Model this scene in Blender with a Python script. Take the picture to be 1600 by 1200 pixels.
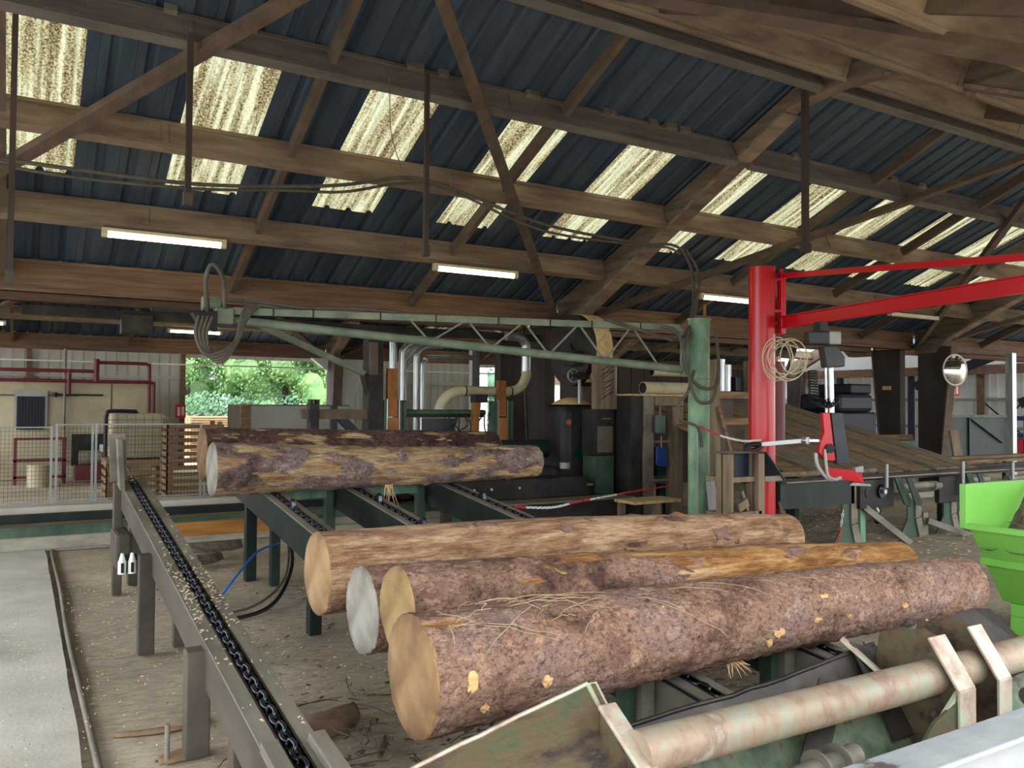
import bpy, bmesh, math, random
from mathutils import Vector, Matrix, noise

random.seed(7)
scene = bpy.context.scene
for o in list(bpy.data.objects):
    bpy.data.objects.remove(o, do_unlink=True)
COL = scene.collection

# ------------------------------------------------------------------ camera
TH, PI_, RO, H = math.radians(30.8), math.radians(1.5), math.radians(0.4), 2.0
f0 = Vector((math.sin(TH), math.cos(TH), 0)); r0 = Vector((math.cos(TH), -math.sin(TH), 0)); zz = Vector((0, 0, 1))
fw = f0 * math.cos(PI_) + zz * math.sin(PI_)
up0 = zz * math.cos(PI_) - f0 * math.sin(PI_)
rt = r0 * math.cos(RO) + up0 * math.sin(RO)
up = up0 * math.cos(RO) - r0 * math.sin(RO)
cam = bpy.data.cameras.new('camera')
cam.sensor_width = 36; cam.lens = 36 * 1290 / 1600; cam.clip_start = 0.05; cam.clip_end = 400
co = bpy.data.objects.new('camera', cam); COL.objects.link(co)
co.matrix_world = Matrix(((rt.x, up.x, -fw.x, 0), (rt.y, up.y, -fw.y, 0), (rt.z, up.z, -fw.z, H), (0, 0, 0, 1)))
scene.camera = co

# ------------------------------------------------------------------ sky and exposure
w = bpy.data.worlds.new('overcast_sky'); scene.world = w; w.use_nodes = True
bg = w.node_tree.nodes['Background']
bg.inputs[0].default_value = (0.93, 0.965, 1.0, 1); bg.inputs[1].default_value = 1.0
vs = scene.view_settings
vs.view_transform = 'Standard'; vs.look = 'None'; vs.gamma = 1.0; vs.use_curve_mapping = False
vs.exposure = 2.45
scene.cycles.max_bounces = 8; scene.cycles.diffuse_bounces = 5; scene.cycles.transmission_bounces = 6
scene.cycles.sample_clamp_indirect = 6.0

# ------------------------------------------------------------------ helpers: colour and materials
def lin(c):
    out = []
    for v in c[:3]:
        v = v / 255.0
        out.append(v / 12.92 if v <= 0.04045 else ((v + 0.055) / 1.055) ** 2.4)
    return (out[0], out[1], out[2], 1.0)

def nt(name):
    m = bpy.data.materials.new(name); m.use_nodes = True
    t = m.node_tree; b = t.nodes['Principled BSDF']
    return m, t, b

def add(t, kind, **kw):
    n = t.nodes.new(kind)
    for k, v in kw.items():
        if k in n.inputs: n.inputs[k].default_value = v
        else: setattr(n, k, v)
    return n

def ramp(t, stops):
    r = t.nodes.new('ShaderNodeValToRGB'); e = r.color_ramp.elements
    e[0].position, e[0].color = stops[0][0], lin(stops[0][1])
    e[1].position, e[1].color = stops[-1][0], lin(stops[-1][1])
    for p, c in stops[1:-1]:
        x = e.new(p); x.color = lin(c)
    return r

def coords(t, stretch=(1, 1, 1)):
    tc = t.nodes.new('ShaderNodeTexCoord'); mp = t.nodes.new('ShaderNodeMapping')
    mp.inputs['Scale'].default_value = stretch
    t.links.new(tc.outputs['Object'], mp.inputs['Vector'])
    return mp.outputs['Vector']

def mat(name, stops, scale=4, stretch=(1, 1, 1), rough=0.7, metal=0.0, bump=0.15, bscale=None, detail=7, dist=0.02, spec=0.35):
    """noise -> colour ramp, finer noise -> bump"""
    m, t, b = nt(name)
    if not isinstance(stops[0][0], (int, float)) or len(stops[0]) == 3:
        n = len(stops); stops = [(0.3 + 0.4 * i / max(1, n - 1), c) for i, c in enumerate(stops)] if n > 1 else [(0, stops[0]), (1, stops[0])]
    v = coords(t, stretch)
    n1 = add(t, 'ShaderNodeTexNoise', Scale=scale, Detail=detail, Roughness=0.62)
    t.links.new(v, n1.inputs['Vector'])
    r = ramp(t, stops); t.links.new(n1.outputs['Fac'], r.inputs['Fac'])
    t.links.new(r.outputs['Color'], b.inputs['Base Color'])
    b.inputs['Roughness'].default_value = rough; b.inputs['Metallic'].default_value = metal
    b.inputs['Specular IOR Level'].default_value = spec
    if bump:
        n2 = add(t, 'ShaderNodeTexNoise', Scale=bscale or scale * 5, Detail=6.0, Roughness=0.6)
        t.links.new(v, n2.inputs['Vector'])
        bp = add(t, 'ShaderNodeBump', Strength=bump, Distance=dist)
        t.links.new(n2.outputs['Fac'], bp.inputs['Height']); t.links.new(bp.outputs['Normal'], b.inputs['Normal'])
    return m

def glow(name, c, s):
    m, t, b = nt(name)
    b.inputs['Base Color'].default_value = lin(c); b.inputs['Emission Color'].default_value = lin(c); b.inputs['Emission Strength'].default_value = s
    return m

MT = {}
MT['beam'] = mat('dusty_brown_beam', [(100, 88, 78), (134, 117, 101), (156, 137, 118)], 2.2, (0.5, 1.5, 3), 0.85, bump=0.25, bscale=18)
MT['beam_shaded'] = mat('shaded_dusty_grey_beam', [(84, 78, 77), (106, 99, 95), (124, 115, 108)], 2.0, (0.5, 1.5, 3), 0.9, bump=0.25, bscale=18)  # dusty purlin wood with the shade under the upper roof put into its colour
MT['plywood'] = mat('red_brown_plywood', [(84, 66, 54), (110, 87, 71), (128, 104, 84)], 3, (0.35, 2, 5), 0.8, bump=0.2)
MT['strut'] = mat('strut_wood', [(78, 67, 60), (110, 94, 80)], 3, (2, .6, 2), 0.9)
MT['rafter'] = mat('rafter_board', [(76, 68, 62), (110, 97, 84), (132, 117, 100)], 2.4, (1, 0.5, 4), 0.85, bump=0.3)
MT['column'] = mat('dark_column_wood', [(52, 44, 44), (76, 64, 60)], 2, (1, 1, .4), 0.8)
MT['roof'] = mat('blue_grey_roof_sheet', [(54, 67, 82), (70, 85, 102), (86, 101, 116)], 0.8, (4, 0.5, 1), 0.5, 0.25, bump=0.05)
MT['clad'] = mat('pale_grey_cladding', [(150, 150, 142), (172, 172, 164), (186, 186, 178)], 0.7, (1, 1, 0.3), 0.6, bump=0.03)
MT['clad_white'] = mat('white_cladding', [(206, 210, 212), (226, 228, 228)], 0.7, (1, 1, 0.3), 0.6, bump=0.03)
MT['concrete'] = mat('pale_concrete', [(164, 157, 142), (192, 187, 174), (210, 206, 196)], 1.1, (1, 1, 1), 0.9, bump=0.35, bscale=30, dist=0.01)
MT['plinth'] = mat('grey_plinth_concrete', [(124, 117, 104), (158, 151, 136), (176, 170, 155)], 1.6, (1, 1, 2), 0.9, bump=0.4, bscale=12)
MT['steel_dark'] = mat('grimy_dark_steel', [(22, 22, 24), (42, 40, 38), (64, 58, 52)], 2.5, (1, 1, 1), 0.6, 0.3, bump=0.15)
MT['steel_worn'] = mat('dusty_worn_steel', [(92, 88, 78), (124, 118, 106), (146, 140, 128)], 3, (1, .3, 1), 0.65, 0.25, bump=0.15)
MT['conv_side'] = mat('brown_grey_conveyor_side', [(52, 47, 42), (76, 69, 61), (96, 87, 77)], 1.8, (1, .4, 1), 0.7, 0.15, bump=0.15)
MT['green_dark'] = mat('dark_green_paint', [(16, 25, 25), (25, 38, 35), (38, 51, 45)], 2, (1, 1, .6), 0.55, 0.1, bump=0.1)
MT['green_mach'] = mat('worn_machine_green', [(40, 58, 46), (62, 84, 68), (84, 104, 86)], 2.5, (1, 1, .5), 0.6, 0.05, bump=0.1)
MT['green_mint'] = mat('mint_green_paint', [(70, 104, 84), (104, 144, 118), (132, 168, 140)], 3, (2, 2, .5), 0.5, bump=0.05)
MT['green_col'] = mat('weathered_green_column', [(0.30, (66, 92, 74)), (0.46, (104, 138, 112)), (0.58, (132, 164, 132)), (0.68, (178, 190, 104))], 2.6, (1, 1, .45), 0.55, bump=0.08)
MT['boom'] = mat('grey_green_boom_paint', [(88, 100, 88), (112, 126, 110), (134, 140, 120)], 4, (1, 1, 1), 0.55, bump=0.08)
MT['red'] = mat('glossy_red_paint', [(178, 14, 30), (194, 20, 36)], 1, (1, 1, 1), 0.28, bump=0.0, spec=0.5)
MT['red_dark'] = mat('dark_red_pipe', [(88, 28, 36), (108, 40, 46)], 2, (1, 1, 1), 0.45, bump=0.0)
MT['lime'] = mat('lime_green_paint', [(110, 176, 74), (124, 190, 86)], 1.4, (1, 1, 1), 0.35, bump=0.03)
MT['galv'] = mat('galvanised_steel', [(150, 156, 158), (178, 184, 186), (200, 204, 206)], 5, (1, 1, .3), 0.32, 0.8, bump=0.03)
MT['galv_dull'] = mat('dull_galvanised', [(132, 136, 134), (160, 164, 162)], 6, (1, 1, .3), 0.5, 0.5, bump=0.03)
MT['cream'] = mat('cream_panel', [(150, 141, 116), (172, 162, 136), (186, 178, 154)], 0.8, (1, 1, 1), 0.7, bump=0.05)
MT['cream_duct'] = mat('cream_duct', [(150, 142, 116), (186, 178, 150), (200, 194, 168)], 2.4, (1, 1, 1), 0.6, bump=0.05)
MT['navy'] = mat('navy_grille', [(14, 22, 36), (22, 32, 50)], 3, (1, 1, 1), 0.5, bump=0.02)
MT['black'] = mat('black_rubber', [(14, 14, 16), (28, 28, 30)], 4, (1, 1, 1), 0.5, bump=0.03)
MT['cable'] = mat('grey_rubber_cable', [(66, 64, 58), (98, 94, 84)], 5, (1, 1, 1), 0.7, bump=0.05)
MT['chain'] = mat('oily_chain_steel', [(42, 44, 50), (84, 88, 96)], 20, (1, 1, 1), 0.28, 0.9, bump=0.05)
MT['orange'] = mat('rusty_orange_paint', [(88, 56, 28), (136, 88, 42), (158, 108, 58)], 3, (1, 1, .5), 0.6, bump=0.1)
MT['amber'] = mat('amber_timber', [(128, 82, 34), (176, 122, 56), (196, 146, 76)], 2, (.3, 3, 3), 0.7, bump=0.1)
MT['pallet'] = mat('weathered_pallet_wood', [(92, 72, 52), (128, 104, 76), (150, 126, 96)], 3, (.5, 3, 5), 0.85)
MT['plank'] = mat('grey_plank_wood', [(84, 74, 62), (116, 104, 86), (140, 126, 104)], 2.5, (4, .4, 4), 0.85)
MT['plank_z'] = mat('upright_plank_wood', [(92, 78, 64), (124, 108, 88), (148, 130, 108)], 2.5, (4, 4, .4), 0.85)
MT['plank_dark'] = mat('dark_upright_plank', [(56, 44, 38), (84, 68, 58), (102, 86, 74)], 2.5, (4, 4, .4), 0.85)
MT['panel_brown'] = mat('dusty_brown_panel', [(82, 72, 64), (104, 94, 84)], 2, (1, 1, 1), 0.8)
MT['sawdust'] = mat('pale_sawdust', [(168, 142, 100), (200, 174, 128), (214, 192, 150)], 14, (1, 1, 1), 0.95, bump=0.3)
MT['white'] = mat('white_plastic', [(224, 226, 226), (238, 238, 236)], 3, (1, 1, 1), 0.4, bump=0.0)
MT['red_plastic'] = mat('red_plastic', [(196, 40, 56), (214, 54, 68)], 3, (1, 1, 1), 0.4, bump=0.0)
MT['blue_plastic'] = mat('blue_plastic', [(24, 52, 110), (36, 70, 140)], 3, (1, 1, 1), 0.35, bump=0.0)
MT['blue_hose'] = mat('blue_air_hose', [(30, 86, 170), (52, 112, 196)], 3, (1, 1, 1), 0.3, bump=0.0)
MT['green_plastic'] = mat('dark_green_plastic', [(6, 46, 40), (12, 62, 52)], 3, (1, 1, 1), 0.3, bump=0.0)
MT['charcoal'] = mat('charcoal_casing', [(44, 48, 54), (62, 66, 72)], 2, (1, 1, 1), 0.45, 0.1, bump=0.02)
MT['grey_case'] = mat('light_grey_casing', [(132, 136, 136), (164, 168, 168)], 2, (1, 1, 1), 0.4, bump=0.02)
MT['hose_beige'] = mat('beige_air_hose', [(176, 166, 136), (198, 188, 160)], 3, (1, 1, 1), 0.5, bump=0.0)
MT['lamp_end'] = mat('lamp_housing', [(188, 180, 150), (208, 202, 176)], 3, (1, 1, 1), 0.5, bump=0.0)
MT['tube'] = glow('lit_tube', (255, 232, 176), 2.2)
MT['white_paint'] = mat('peeling_white_paint', [(0.34, (84, 76, 70)), (0.38, (138, 142, 144)), (0.6, (158, 163, 166)), (0.8, (138, 147, 152))], 3.2, (.6, 1, 1), 0.6, bump=0.2, bscale=20)
MT['rust_green'] = mat('rust_worn_green_plate', [(0.30, (70, 84, 66)), (0.40, (88, 86, 64)), (0.48, (98, 84, 62)), (0.56, (84, 72, 58)), (0.64, (56, 48, 48)), (0.72, (96, 96, 76))], 5.0, (.7, 1.4, 1.4), 0.5, 0.3, bump=0.2)
MT['rust_edge'] = mat('worn_bright_edge', [(0.3, (150, 128, 112)), (0.5, (186, 170, 156)), (0.65, (176, 192, 166))], 7, (1, 1, 1), 0.5, 0.3, bump=0.15)
MT['rust_tube'] = mat('pitted_rusty_tube', [(0.30, (124, 142, 124)), (0.42, (150, 150, 132)), (0.52, (156, 136, 116)), (0.60, (138, 116, 102)), (0.70, (170, 164, 150))], 4.0, (1.4, 1, 1), 0.55, 0.2, bump=0.35, bscale=26, dist=0.01)
MT['liner'] = mat('mossy_green_worn_sheet', [(0.30, (58, 74, 60)), (0.45, (88, 106, 86)), (0.56, (112, 124, 100)), (0.66, (84, 78, 64))], 6, (1, 1, 1), 0.6, 0.1, bump=0.2)
MT['dark_sheet'] = mat('dark_scuffed_sheet', [(42, 39, 38), (62, 57, 54), (84, 77, 72)], 4, (.6, 1, 1), 0.42, 0.5, bump=0.1)
MT['leaf'] = mat('green_leaves', [(92, 136, 82), (128, 170, 106), (168, 200, 138)], 1.2, (1, 1, 1), 0.6, bump=0)
MT['leaf2'] = mat('blue_green_leaves', [(84, 126, 104), (112, 152, 122), (146, 178, 140)], 1.0, (1, 1, 1), 0.6, bump=0)
MT['trunk'] = mat('tree_trunk', [(70, 58, 46), (96, 82, 66)], 4)
MT['fresh'] = mat('fresh_sawn_timber', [(188, 152, 110), (212, 180, 140)], 3, (.5, 4, 4), 0.8)
MT['chip'] = mat('pale_chip', [(164, 144, 116), (196, 180, 152)], 9, bump=0)
MT['siding'] = mat('white_house_siding', [(214, 208, 204), (230, 226, 222)], 2, (1, 1, 1), 0.7)
MT['bark_chip'] = mat('bark_piece', [(92, 74, 58), (124, 102, 80), (146, 122, 96)], 6, (1, 1, 1), 0.9)
MT['twig'] = mat('pale_twig', [(150, 128, 100), (184, 164, 134)], 9, (1, 1, 1), 0.9)
MT['debris'] = mat('dark_shredded_bark', [(66, 57, 49), (98, 86, 74), (124, 111, 96)], 12, (1, 1, 1), 0.95)
MT['sign_red'] = mat('sign_red', [(170, 44, 40), (184, 56, 50)], 2, bump=0)
MT['sign_white'] = mat('sign_white', [(214, 206, 204), (226, 220, 218)], 2, bump=0)
MT['sticker'] = mat('faded_orange_sticker', [(150, 86, 60), (170, 104, 74)], 4, bump=0)
MT['blue_steel'] = mat('dark_blue_steel', [(30, 36, 50), (44, 52, 68)], 2, rough=0.5, bump=0.02)
MT['mirror'] = nt('mirror_glass')[0]
_b = MT['mirror'].node_tree.nodes['Principled BSDF']; _b.inputs['Metallic'].default_value = 1; _b.inputs['Roughness'].default_value = 0.06; _b.inputs['Base Color'].default_value = (.75, .72, .7, 1)
MT['clear_hose'] = mat('translucent_grey_hose', [(150, 144, 142), (176, 170, 168)], 3, rough=0.25, bump=0)

def skylight_mat():
    m = bpy.data.materials.new('weathered_skylight_sheet'); m.use_nodes = True
    t = m.node_tree; t.nodes.remove(t.nodes['Principled BSDF']); out = t.nodes['Material Output']; L = t.links.new
    oi = t.nodes.new('ShaderNodeObjectInfo'); tc = t.nodes.new('ShaderNodeTexCoord')
    sh = add(t, 'ShaderNodeVectorMath', operation='SCALE'); sh.inputs['Scale'].default_value = 40; L(oi.outputs['Random'], sh.inputs[0])
    def vec(st):
        a = t.nodes.new('ShaderNodeMapping'); a.inputs['Scale'].default_value = st; L(tc.outputs['Object'], a.inputs['Vector'])
        v = add(t, 'ShaderNodeVectorMath', operation='ADD'); L(a.outputs[0], v.inputs[0]); L(sh.outputs[0], v.inputs[1]); return v.outputs[0]
    n1 = add(t, 'ShaderNodeTexNoise', Scale=13.0, Detail=2.0, Roughness=0.5); L(vec((1, 0.05, 0.05)), n1.inputs['Vector'])
    n2 = add(t, 'ShaderNodeTexNoise', Scale=46.0, Detail=4.0, Roughness=0.75); L(vec((1, .75, .75)), n2.inputs['Vector'])
    r1 = ramp(t, [(0.38, (84, 84, 84)), (0.50, (160, 160, 160)), (0.62, (245, 245, 245))]); L(n1.outputs['Fac'], r1.inputs['Fac'])
    sub = add(t, 'ShaderNodeMath', operation='MULTIPLY_ADD'); sub.inputs[1].default_value = 0.30; L(r1.outputs['Color'], sub.inputs[0]); L(n2.outputs['Fac'], sub.inputs[2])
    r = ramp(t, [(0.44, (44, 34, 22)), (0.53, (88, 76, 52)), (0.61, (116, 110, 82)), (0.80, (144, 144, 120))]); L(sub.outputs[0], r.inputs['Fac'])
    tr = t.nodes.new('ShaderNodeBsdfTranslucent'); L(r.outputs['Color'], tr.inputs['Color'])
    df = t.nodes.new('ShaderNodeBsdfDiffuse'); L(r.outputs['Color'], df.inputs['Color'])
    ms = add(t, 'ShaderNodeMixShader'); ms.inputs[0].default_value = 0.25
    L(tr.outputs[0], ms.inputs[1]); L(df.outputs[0], ms.inputs[2]); L(ms.outputs[0], out.inputs['Surface'])
    return m
MT['skylight'] = skylight_mat()

def floor_mat():
    m, t, b = nt('dusty_earth_floor')
    v = coords(t); v2 = coords(t, (.5, 1.6, 1))
    n1 = add(t, 'ShaderNodeTexNoise', Scale=0.55, Detail=8.0, Roughness=0.6); t.links.new(v, n1.inputs['Vector'])
    r1 = ramp(t, [(0.34, (170, 156, 134)), (0.5, (194, 182, 160)), (0.66, (210, 202, 184))]); t.links.new(n1.outputs['Fac'], r1.inputs['Fac'])
    n2 = add(t, 'ShaderNodeTexNoise', Scale=14.0, Detail=8.0, Roughness=0.75); t.links.new(v2, n2.inputs['Vector'])
    r2 = ramp(t, [(0.36, (84, 80, 76)), (0.5, (150, 150, 150)), (0.68, (206, 200, 190))]); t.links.new(n2.outputs['Fac'], r2.inputs['Fac'])
    mx = add(t, 'ShaderNodeMix', data_type='RGBA', blend_type='OVERLAY'); mx.inputs['Factor'].default_value = 0.5
    t.links.new(r1.outputs['Color'], mx.inputs['A']); t.links.new(r2.outputs['Color'], mx.inputs['B'])
    t.links.new(mx.outputs['Result'], b.inputs['Base Color'])
    b.inputs['Roughness'].default_value = 0.95; b.inputs['Specular IOR Level'].default_value = 0.2
    bp = add(t, 'ShaderNodeBump', Strength=0.6, Distance=0.03); t.links.new(n2.outputs['Fac'], bp.inputs['Height']); t.links.new(bp.outputs['Normal'], b.inputs['Normal'])
    return m
MT['floor'] = floor_mat()

def log_mat(name, wood, bark, fleck=(190, 150, 112)):
    """wood/bark: ramp stops; the mesh attribute 'bark' says where bark is left"""
    m, t, b = nt(name); L = t.links.new
    v = coords(t, (0.5, 5, 5)); v2 = coords(t, (1.0, 1.5, 1.5)); v3 = coords(t, (1, 1, 1))
    def N(scale, vec, det=8.0, ro=0.68, dis=0.0):
        n = add(t, 'ShaderNodeTexNoise', Scale=scale, Detail=det, Roughness=ro, Distortion=dis); L(vec, n.inputs['Vector']); return n.outputs['Fac']
    def MIX(a, c, f, mode='MIX'):
        x = add(t, 'ShaderNodeMix', data_type='RGBA', blend_type=mode)
        for sock, val in (('A', a), ('B', c), ('Factor', f)):
            if hasattr(val, 'links'): L(val, x.inputs[sock])
            else: x.inputs[sock].default_value = val
        return x.outputs['Result']
    def R(fac, stops):
        r = ramp(t, stops); L(fac, r.inputs['Fac']); return r.outputs['Color']
    G = lambda k: (k, k, k)
    # bare wood: long fibres, mottled bast left on it
    wc = R(N(3.2, v), wood)
    wc = MIX(wc, R(N(4.0, coords(t, (.6, 2, 2)), dis=.8), [(0.36, (150, 116, 98)), (0.48, (215, 196, 182)), (0.60, (255, 255, 255))]), 0.75, 'MULTIPLY')
    wc = MIX(wc, lin((226, 198, 156)), R(N(3.0, coords(t, (.5, 3, 3)), 6.0), [(0.54, (0, 0, 0)), (0.64, (200, 200, 200))]))
    wc = MIX(wc, R(N(16.0, v), [(0.38, (150, 128, 112)), (0.55, (255, 255, 255))]), 0.6, 'MULTIPLY')
    # bark: scales with dark joints, dark patches, tan flecks
    bc = R(N(7.0, v2, 9.0, 0.74), bark)
    vo = add(t, 'ShaderNodeTexVoronoi', feature='DISTANCE_TO_EDGE', Scale=13.0)
    dn = add(t, 'ShaderNodeTexNoise', Scale=9.0, Detail=4.0); L(v3, dn.inputs['Vector'])
    va = add(t, 'ShaderNodeVectorMath', operation='MULTIPLY_ADD'); va.inputs[1].default_value = (.3, .3, .3)
    L(dn.outputs['Color'], va.inputs[0]); L(coords(t, (1.6, 1.0, 1.0)), va.inputs[2]); L(va.outputs[0], vo.inputs['Vector'])
    ed = R(vo.outputs['Distance'], [(0.0, (88, 76, 72)), (0.09, (236, 236, 236))])
    bc = MIX(bc, ed, 0.16, 'MULTIPLY')
    bc = MIX(bc, R(N(1.1, v3, 5.0), [(0.38, (96, 88, 92)), (0.50, (250, 250, 250))]), 0.55, 'MULTIPLY')
    bc = MIX(bc, R(N(2.2, v3, 6.0), [(0.36, (166, 132, 118)), (0.48, (255, 236, 220)), (0.62, (236, 232, 244))]), 0.7, 'MULTIPLY')
    bc = MIX(bc, R(N(34.0, v2, 5.0, .7), [(0.36, (120, 108, 100)), (0.50, (255, 255, 255))]), 0.7, 'MULTIPLY')
    fl = R(N(15.0, v2, 4.0, .6), [(0.62, (0, 0, 0)), (0.70, (190, 190, 190))])
    bc = MIX(bc, lin(fleck), fl)
    at = add(t, 'ShaderNodeAttribute', attribute_name='bark')
    L(MIX(wc, bc, at.outputs['Fac']), b.inputs['Base Color'])
    b.inputs['Roughness'].default_value = 0.8; b.inputs['Specular IOR Level'].default_value = 0.25
    hm = MIX(N(20.0, v2, 9.0, .75), ed, 0.22)
    bp = add(t, 'ShaderNodeBump', Strength=1.0, Distance=0.02); L(hm, bp.inputs['Height']); L(bp.outputs['Normal'], b.inputs['Normal'])
    return m
BARK = [(0.30, (56, 46, 44)), (0.37, (122, 98, 88)), (0.45, (166, 138, 122)), (0.52, (142, 114, 102)), (0.59, (184, 158, 138)), (0.66, (158, 128, 114)), (0.76, (210, 192, 172))]
BARK_GREY = [(0.28, (74, 62, 60)), (0.42, (118, 104, 102)), (0.55, (146, 132, 128)), (0.7, (178, 170, 168))]
BARK_DARK = [(0.28, (44, 34, 34)), (0.45, (84, 62, 58)), (0.6, (112, 88, 80)), (0.75, (150, 124, 100))]
WOOD_TAN = [(0.28, (138, 106, 86)), (0.42, (182, 146, 116)), (0.54, (202, 168, 134)), (0.68, (226, 202, 166))]
WOOD_ORANGE = [(0.28, (130, 88, 54)), (0.42, (176, 128, 78)), (0.56, (200, 156, 98)), (0.7, (224, 188, 130))]
WOOD_PALE = [(0.28, (120, 100, 80)), (0.42, (168, 144, 112)), (0.56, (192, 168, 130)), (0.7, (212, 196, 166))]

def end_mat(name, a, bcol, c):
    m, t, b = nt(name)
    v = coords(t, (0.02, 1, 1))
    wv = add(t, 'ShaderNodeTexWave', wave_type='RINGS', rings_direction='X', Scale=28.0, Distortion=2.5, Detail=3.0); wv.inputs['Detail Scale'].default_value = 1.2
    t.links.new(v, wv.inputs['Vector'])
    n = add(t, 'ShaderNodeTexNoise', Scale=5.0, Detail=6.0); t.links.new(v, n.inputs['Vector'])
    r = ramp(t, [(0.3, a), (0.5, bcol), (0.72, c)]); t.links.new(n.outputs['Fac'], r.inputs['Fac'])
    mx = add(t, 'ShaderNodeMix', data_type='RGBA', blend_type='MULTIPLY'); mx.inputs['Factor'].default_value = 0.25
    t.links.new(r.outputs['Color'], mx.inputs['A']); t.links.new(wv.outputs['Color'], mx.inputs['B'])
    t.links.new(mx.outputs['Result'], b.inputs['Base Color']); b.inputs['Roughness'].default_value = 0.8
    bp = add(t, 'ShaderNodeBump', Strength=0.2, Distance=0.004); t.links.new(n.outputs['Fac'], bp.inputs['Height']); t.links.new(bp.outputs['Normal'], b.inputs['Normal'])
    return m

# ------------------------------------------------------------------ helpers: geometry
class MB:
    def __init__(s): s.v = []; s.f = []; s.sm = []
    def add(s, vs, fs, smooth=False):
        k = len(s.v); s.v += [tuple(p) for p in vs]; s.f += [tuple(i + k for i in f) for f in fs]; s.sm += [smooth] * len(fs); return s
    def box(s, x0, x1, y0, y1, z0, z1):
        return s.add([(x0, y0, z0), (x1, y0, z0), (x1, y1, z0), (x0, y1, z0), (x0, y0, z1), (x1, y0, z1), (x1, y1, z1), (x0, y1, z1)],
                     [(0, 3, 2, 1), (4, 5, 6, 7), (0, 1, 5, 4), (1, 2, 6, 5), (2, 3, 7, 6), (3, 0, 4, 7)])
    def bar(s, p, q, w, h, upv=(0, 0, 1)):
        """box beam from p to q, w across, h along upv"""
        p, q = Vector(p), Vector(q); d = (q - p).normalized(); u = Vector(upv)
        a = d.cross(u)
        if a.length < 1e-4: a = d.cross(Vector((1, 0, 0)))
        a.normalize(); u = a.cross(d).normalized(); a *= w / 2; u *= h / 2
        vs = [p - a - u, p + a - u, p + a + u, p - a + u, q - a - u, q + a - u, q + a + u, q - a + u]
        return s.add(vs, [(0, 1, 2, 3), (7, 6, 5, 4), (0, 4, 5, 1), (1, 5, 6, 2), (2, 6, 7, 3), (3, 7, 4, 0)])
    def tube(s, pts, r, n=10, caps=True, closed=False, r2=None):
        pts = [Vector(p) for p in pts]; m = len(pts); rings = []; ref = None
        for i, p in enumerate(pts):
            if closed: d = pts[(i + 1) % m] - pts[i - 1]
            else: d = pts[min(i + 1, m - 1)] - pts[max(i - 1, 0)]
            d.normalize()
            if ref is None:
                ref = Vector((0, 0, 1)) if abs(d.z) < 0.9 else Vector((1, 0, 0))
            a = d.cross(ref)
            if a.length < 1e-5: a = d.cross(Vector((0, 1, 0.01)))
            a.normalize(); ref = a.cross(d).normalized()
            rr = r if r2 is None else r + (r2 - r) * i / (m - 1)
            rings.append([p + (a * math.cos(2 * math.pi * k / n) + ref * math.sin(2 * math.pi * k / n)) * rr for k in range(n)])
        vs = [q for ring in rings for q in ring]; fs = []
        for i in range(m if closed else m - 1):
            j = (i + 1) % m
            for k in range(n):
                l = (k + 1) % n
                fs.append((i * n + k, i * n + l, j * n + l, j * n + k))
        s.add(vs, fs, True)
        if caps and not closed:
            s.add(rings[0], [tuple(range(n - 1, -1, -1))]); s.add(rings[-1], [tuple(range(n))])
        return s
    def prism(s, poly, axis, a, b):
        """polygon (2D) extruded along axis from a to b"""
        def P(u, v, t): return (t, u, v) if axis == 'x' else ((u, t, v) if axis == 'y' else (u, v, t))
        n = len(poly)
        vs = [P(u, v, a) for u, v in poly] + [P(u, v, b) for u, v in poly]
        fs = [tuple(range(n)), tuple(range(2 * n - 1, n - 1, -1))] + [(i, (i + 1) % n + 0, (i + 1) % n + n, i + n) for i in range(n)]
        return s.add(vs, fs)
    def cyl(s, c, r, h, axis='z', n=20, r2=None):
        d = {'x': (1, 0, 0), 'y': (0, 1, 0), 'z': (0, 0, 1)}[axis]; c = Vector(c); d = Vector(d)
        return s.tube([c, c + d * h], r, n, True, False, r2)
    def build(s, name, m, parent=None, bevel=0, origin=None):
        me = bpy.data.meshes.new(name)
        vs = s.v
        if origin is not None: vs = [(x - origin[0], y - origin[1], z - origin[2]) for x, y, z in vs]
        me.from_pydata(vs, [], s.f); me.update()
        bm = bmesh.new(); bm.from_mesh(me); bmesh.ops.recalc_face_normals(bm, faces=bm.faces)
        bm.to_mesh(me); bm.free()
        me.polygons.foreach_set('use_smooth', s.sm)
        me.materials.append(MT[m] if isinstance(m, str) else m)
        o = bpy.data.objects.new(name, me); COL.objects.link(o)
        if origin is not None: o.location = origin
        if parent: o.parent = parent
        if bevel:
            b = o.modifiers.new('bevel', 'BEVEL'); b.width = bevel; b.segments = 2; b.limit_method = 'ANGLE'
        return o

def smooth_path(pts, k=6):
    P = [Vector(p) for p in pts]; out = []
    for i in range(len(P) - 1):
        a, b, c, d = P[max(i - 1, 0)], P[i], P[i + 1], P[min(i + 2, len(P) - 1)]
        for j in range(k):
            t = j / k
            out.append(0.5 * ((2 * b) + (c - a) * t + (2 * a - 5 * b + 4 * c - d) * t * t + (3 * b - a - 3 * c + d) * t ** 3))
    out.append(P[-1]); return out

def arc_pts(c, r, a0, a1, n, plane='xz'):
    out = []
    for i in range(n + 1):
        a = math.radians(a0 + (a1 - a0) * i / n); u, v = r * math.cos(a), r * math.sin(a)
        out.append({'xz': (c[0] + u, c[1], c[2] + v), 'yz': (c[0], c[1] + u, c[2] + v), 'xy': (c[0] + u, c[1] + v, c[2])}[plane])
    return out

def tag(o, label=None, cat=None, group=None, kind=None):
    if label: o['label'] = label
    if cat: o['category'] = cat
    if group: o['group'] = group
    if kind: o['kind'] = kind
    return o

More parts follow.
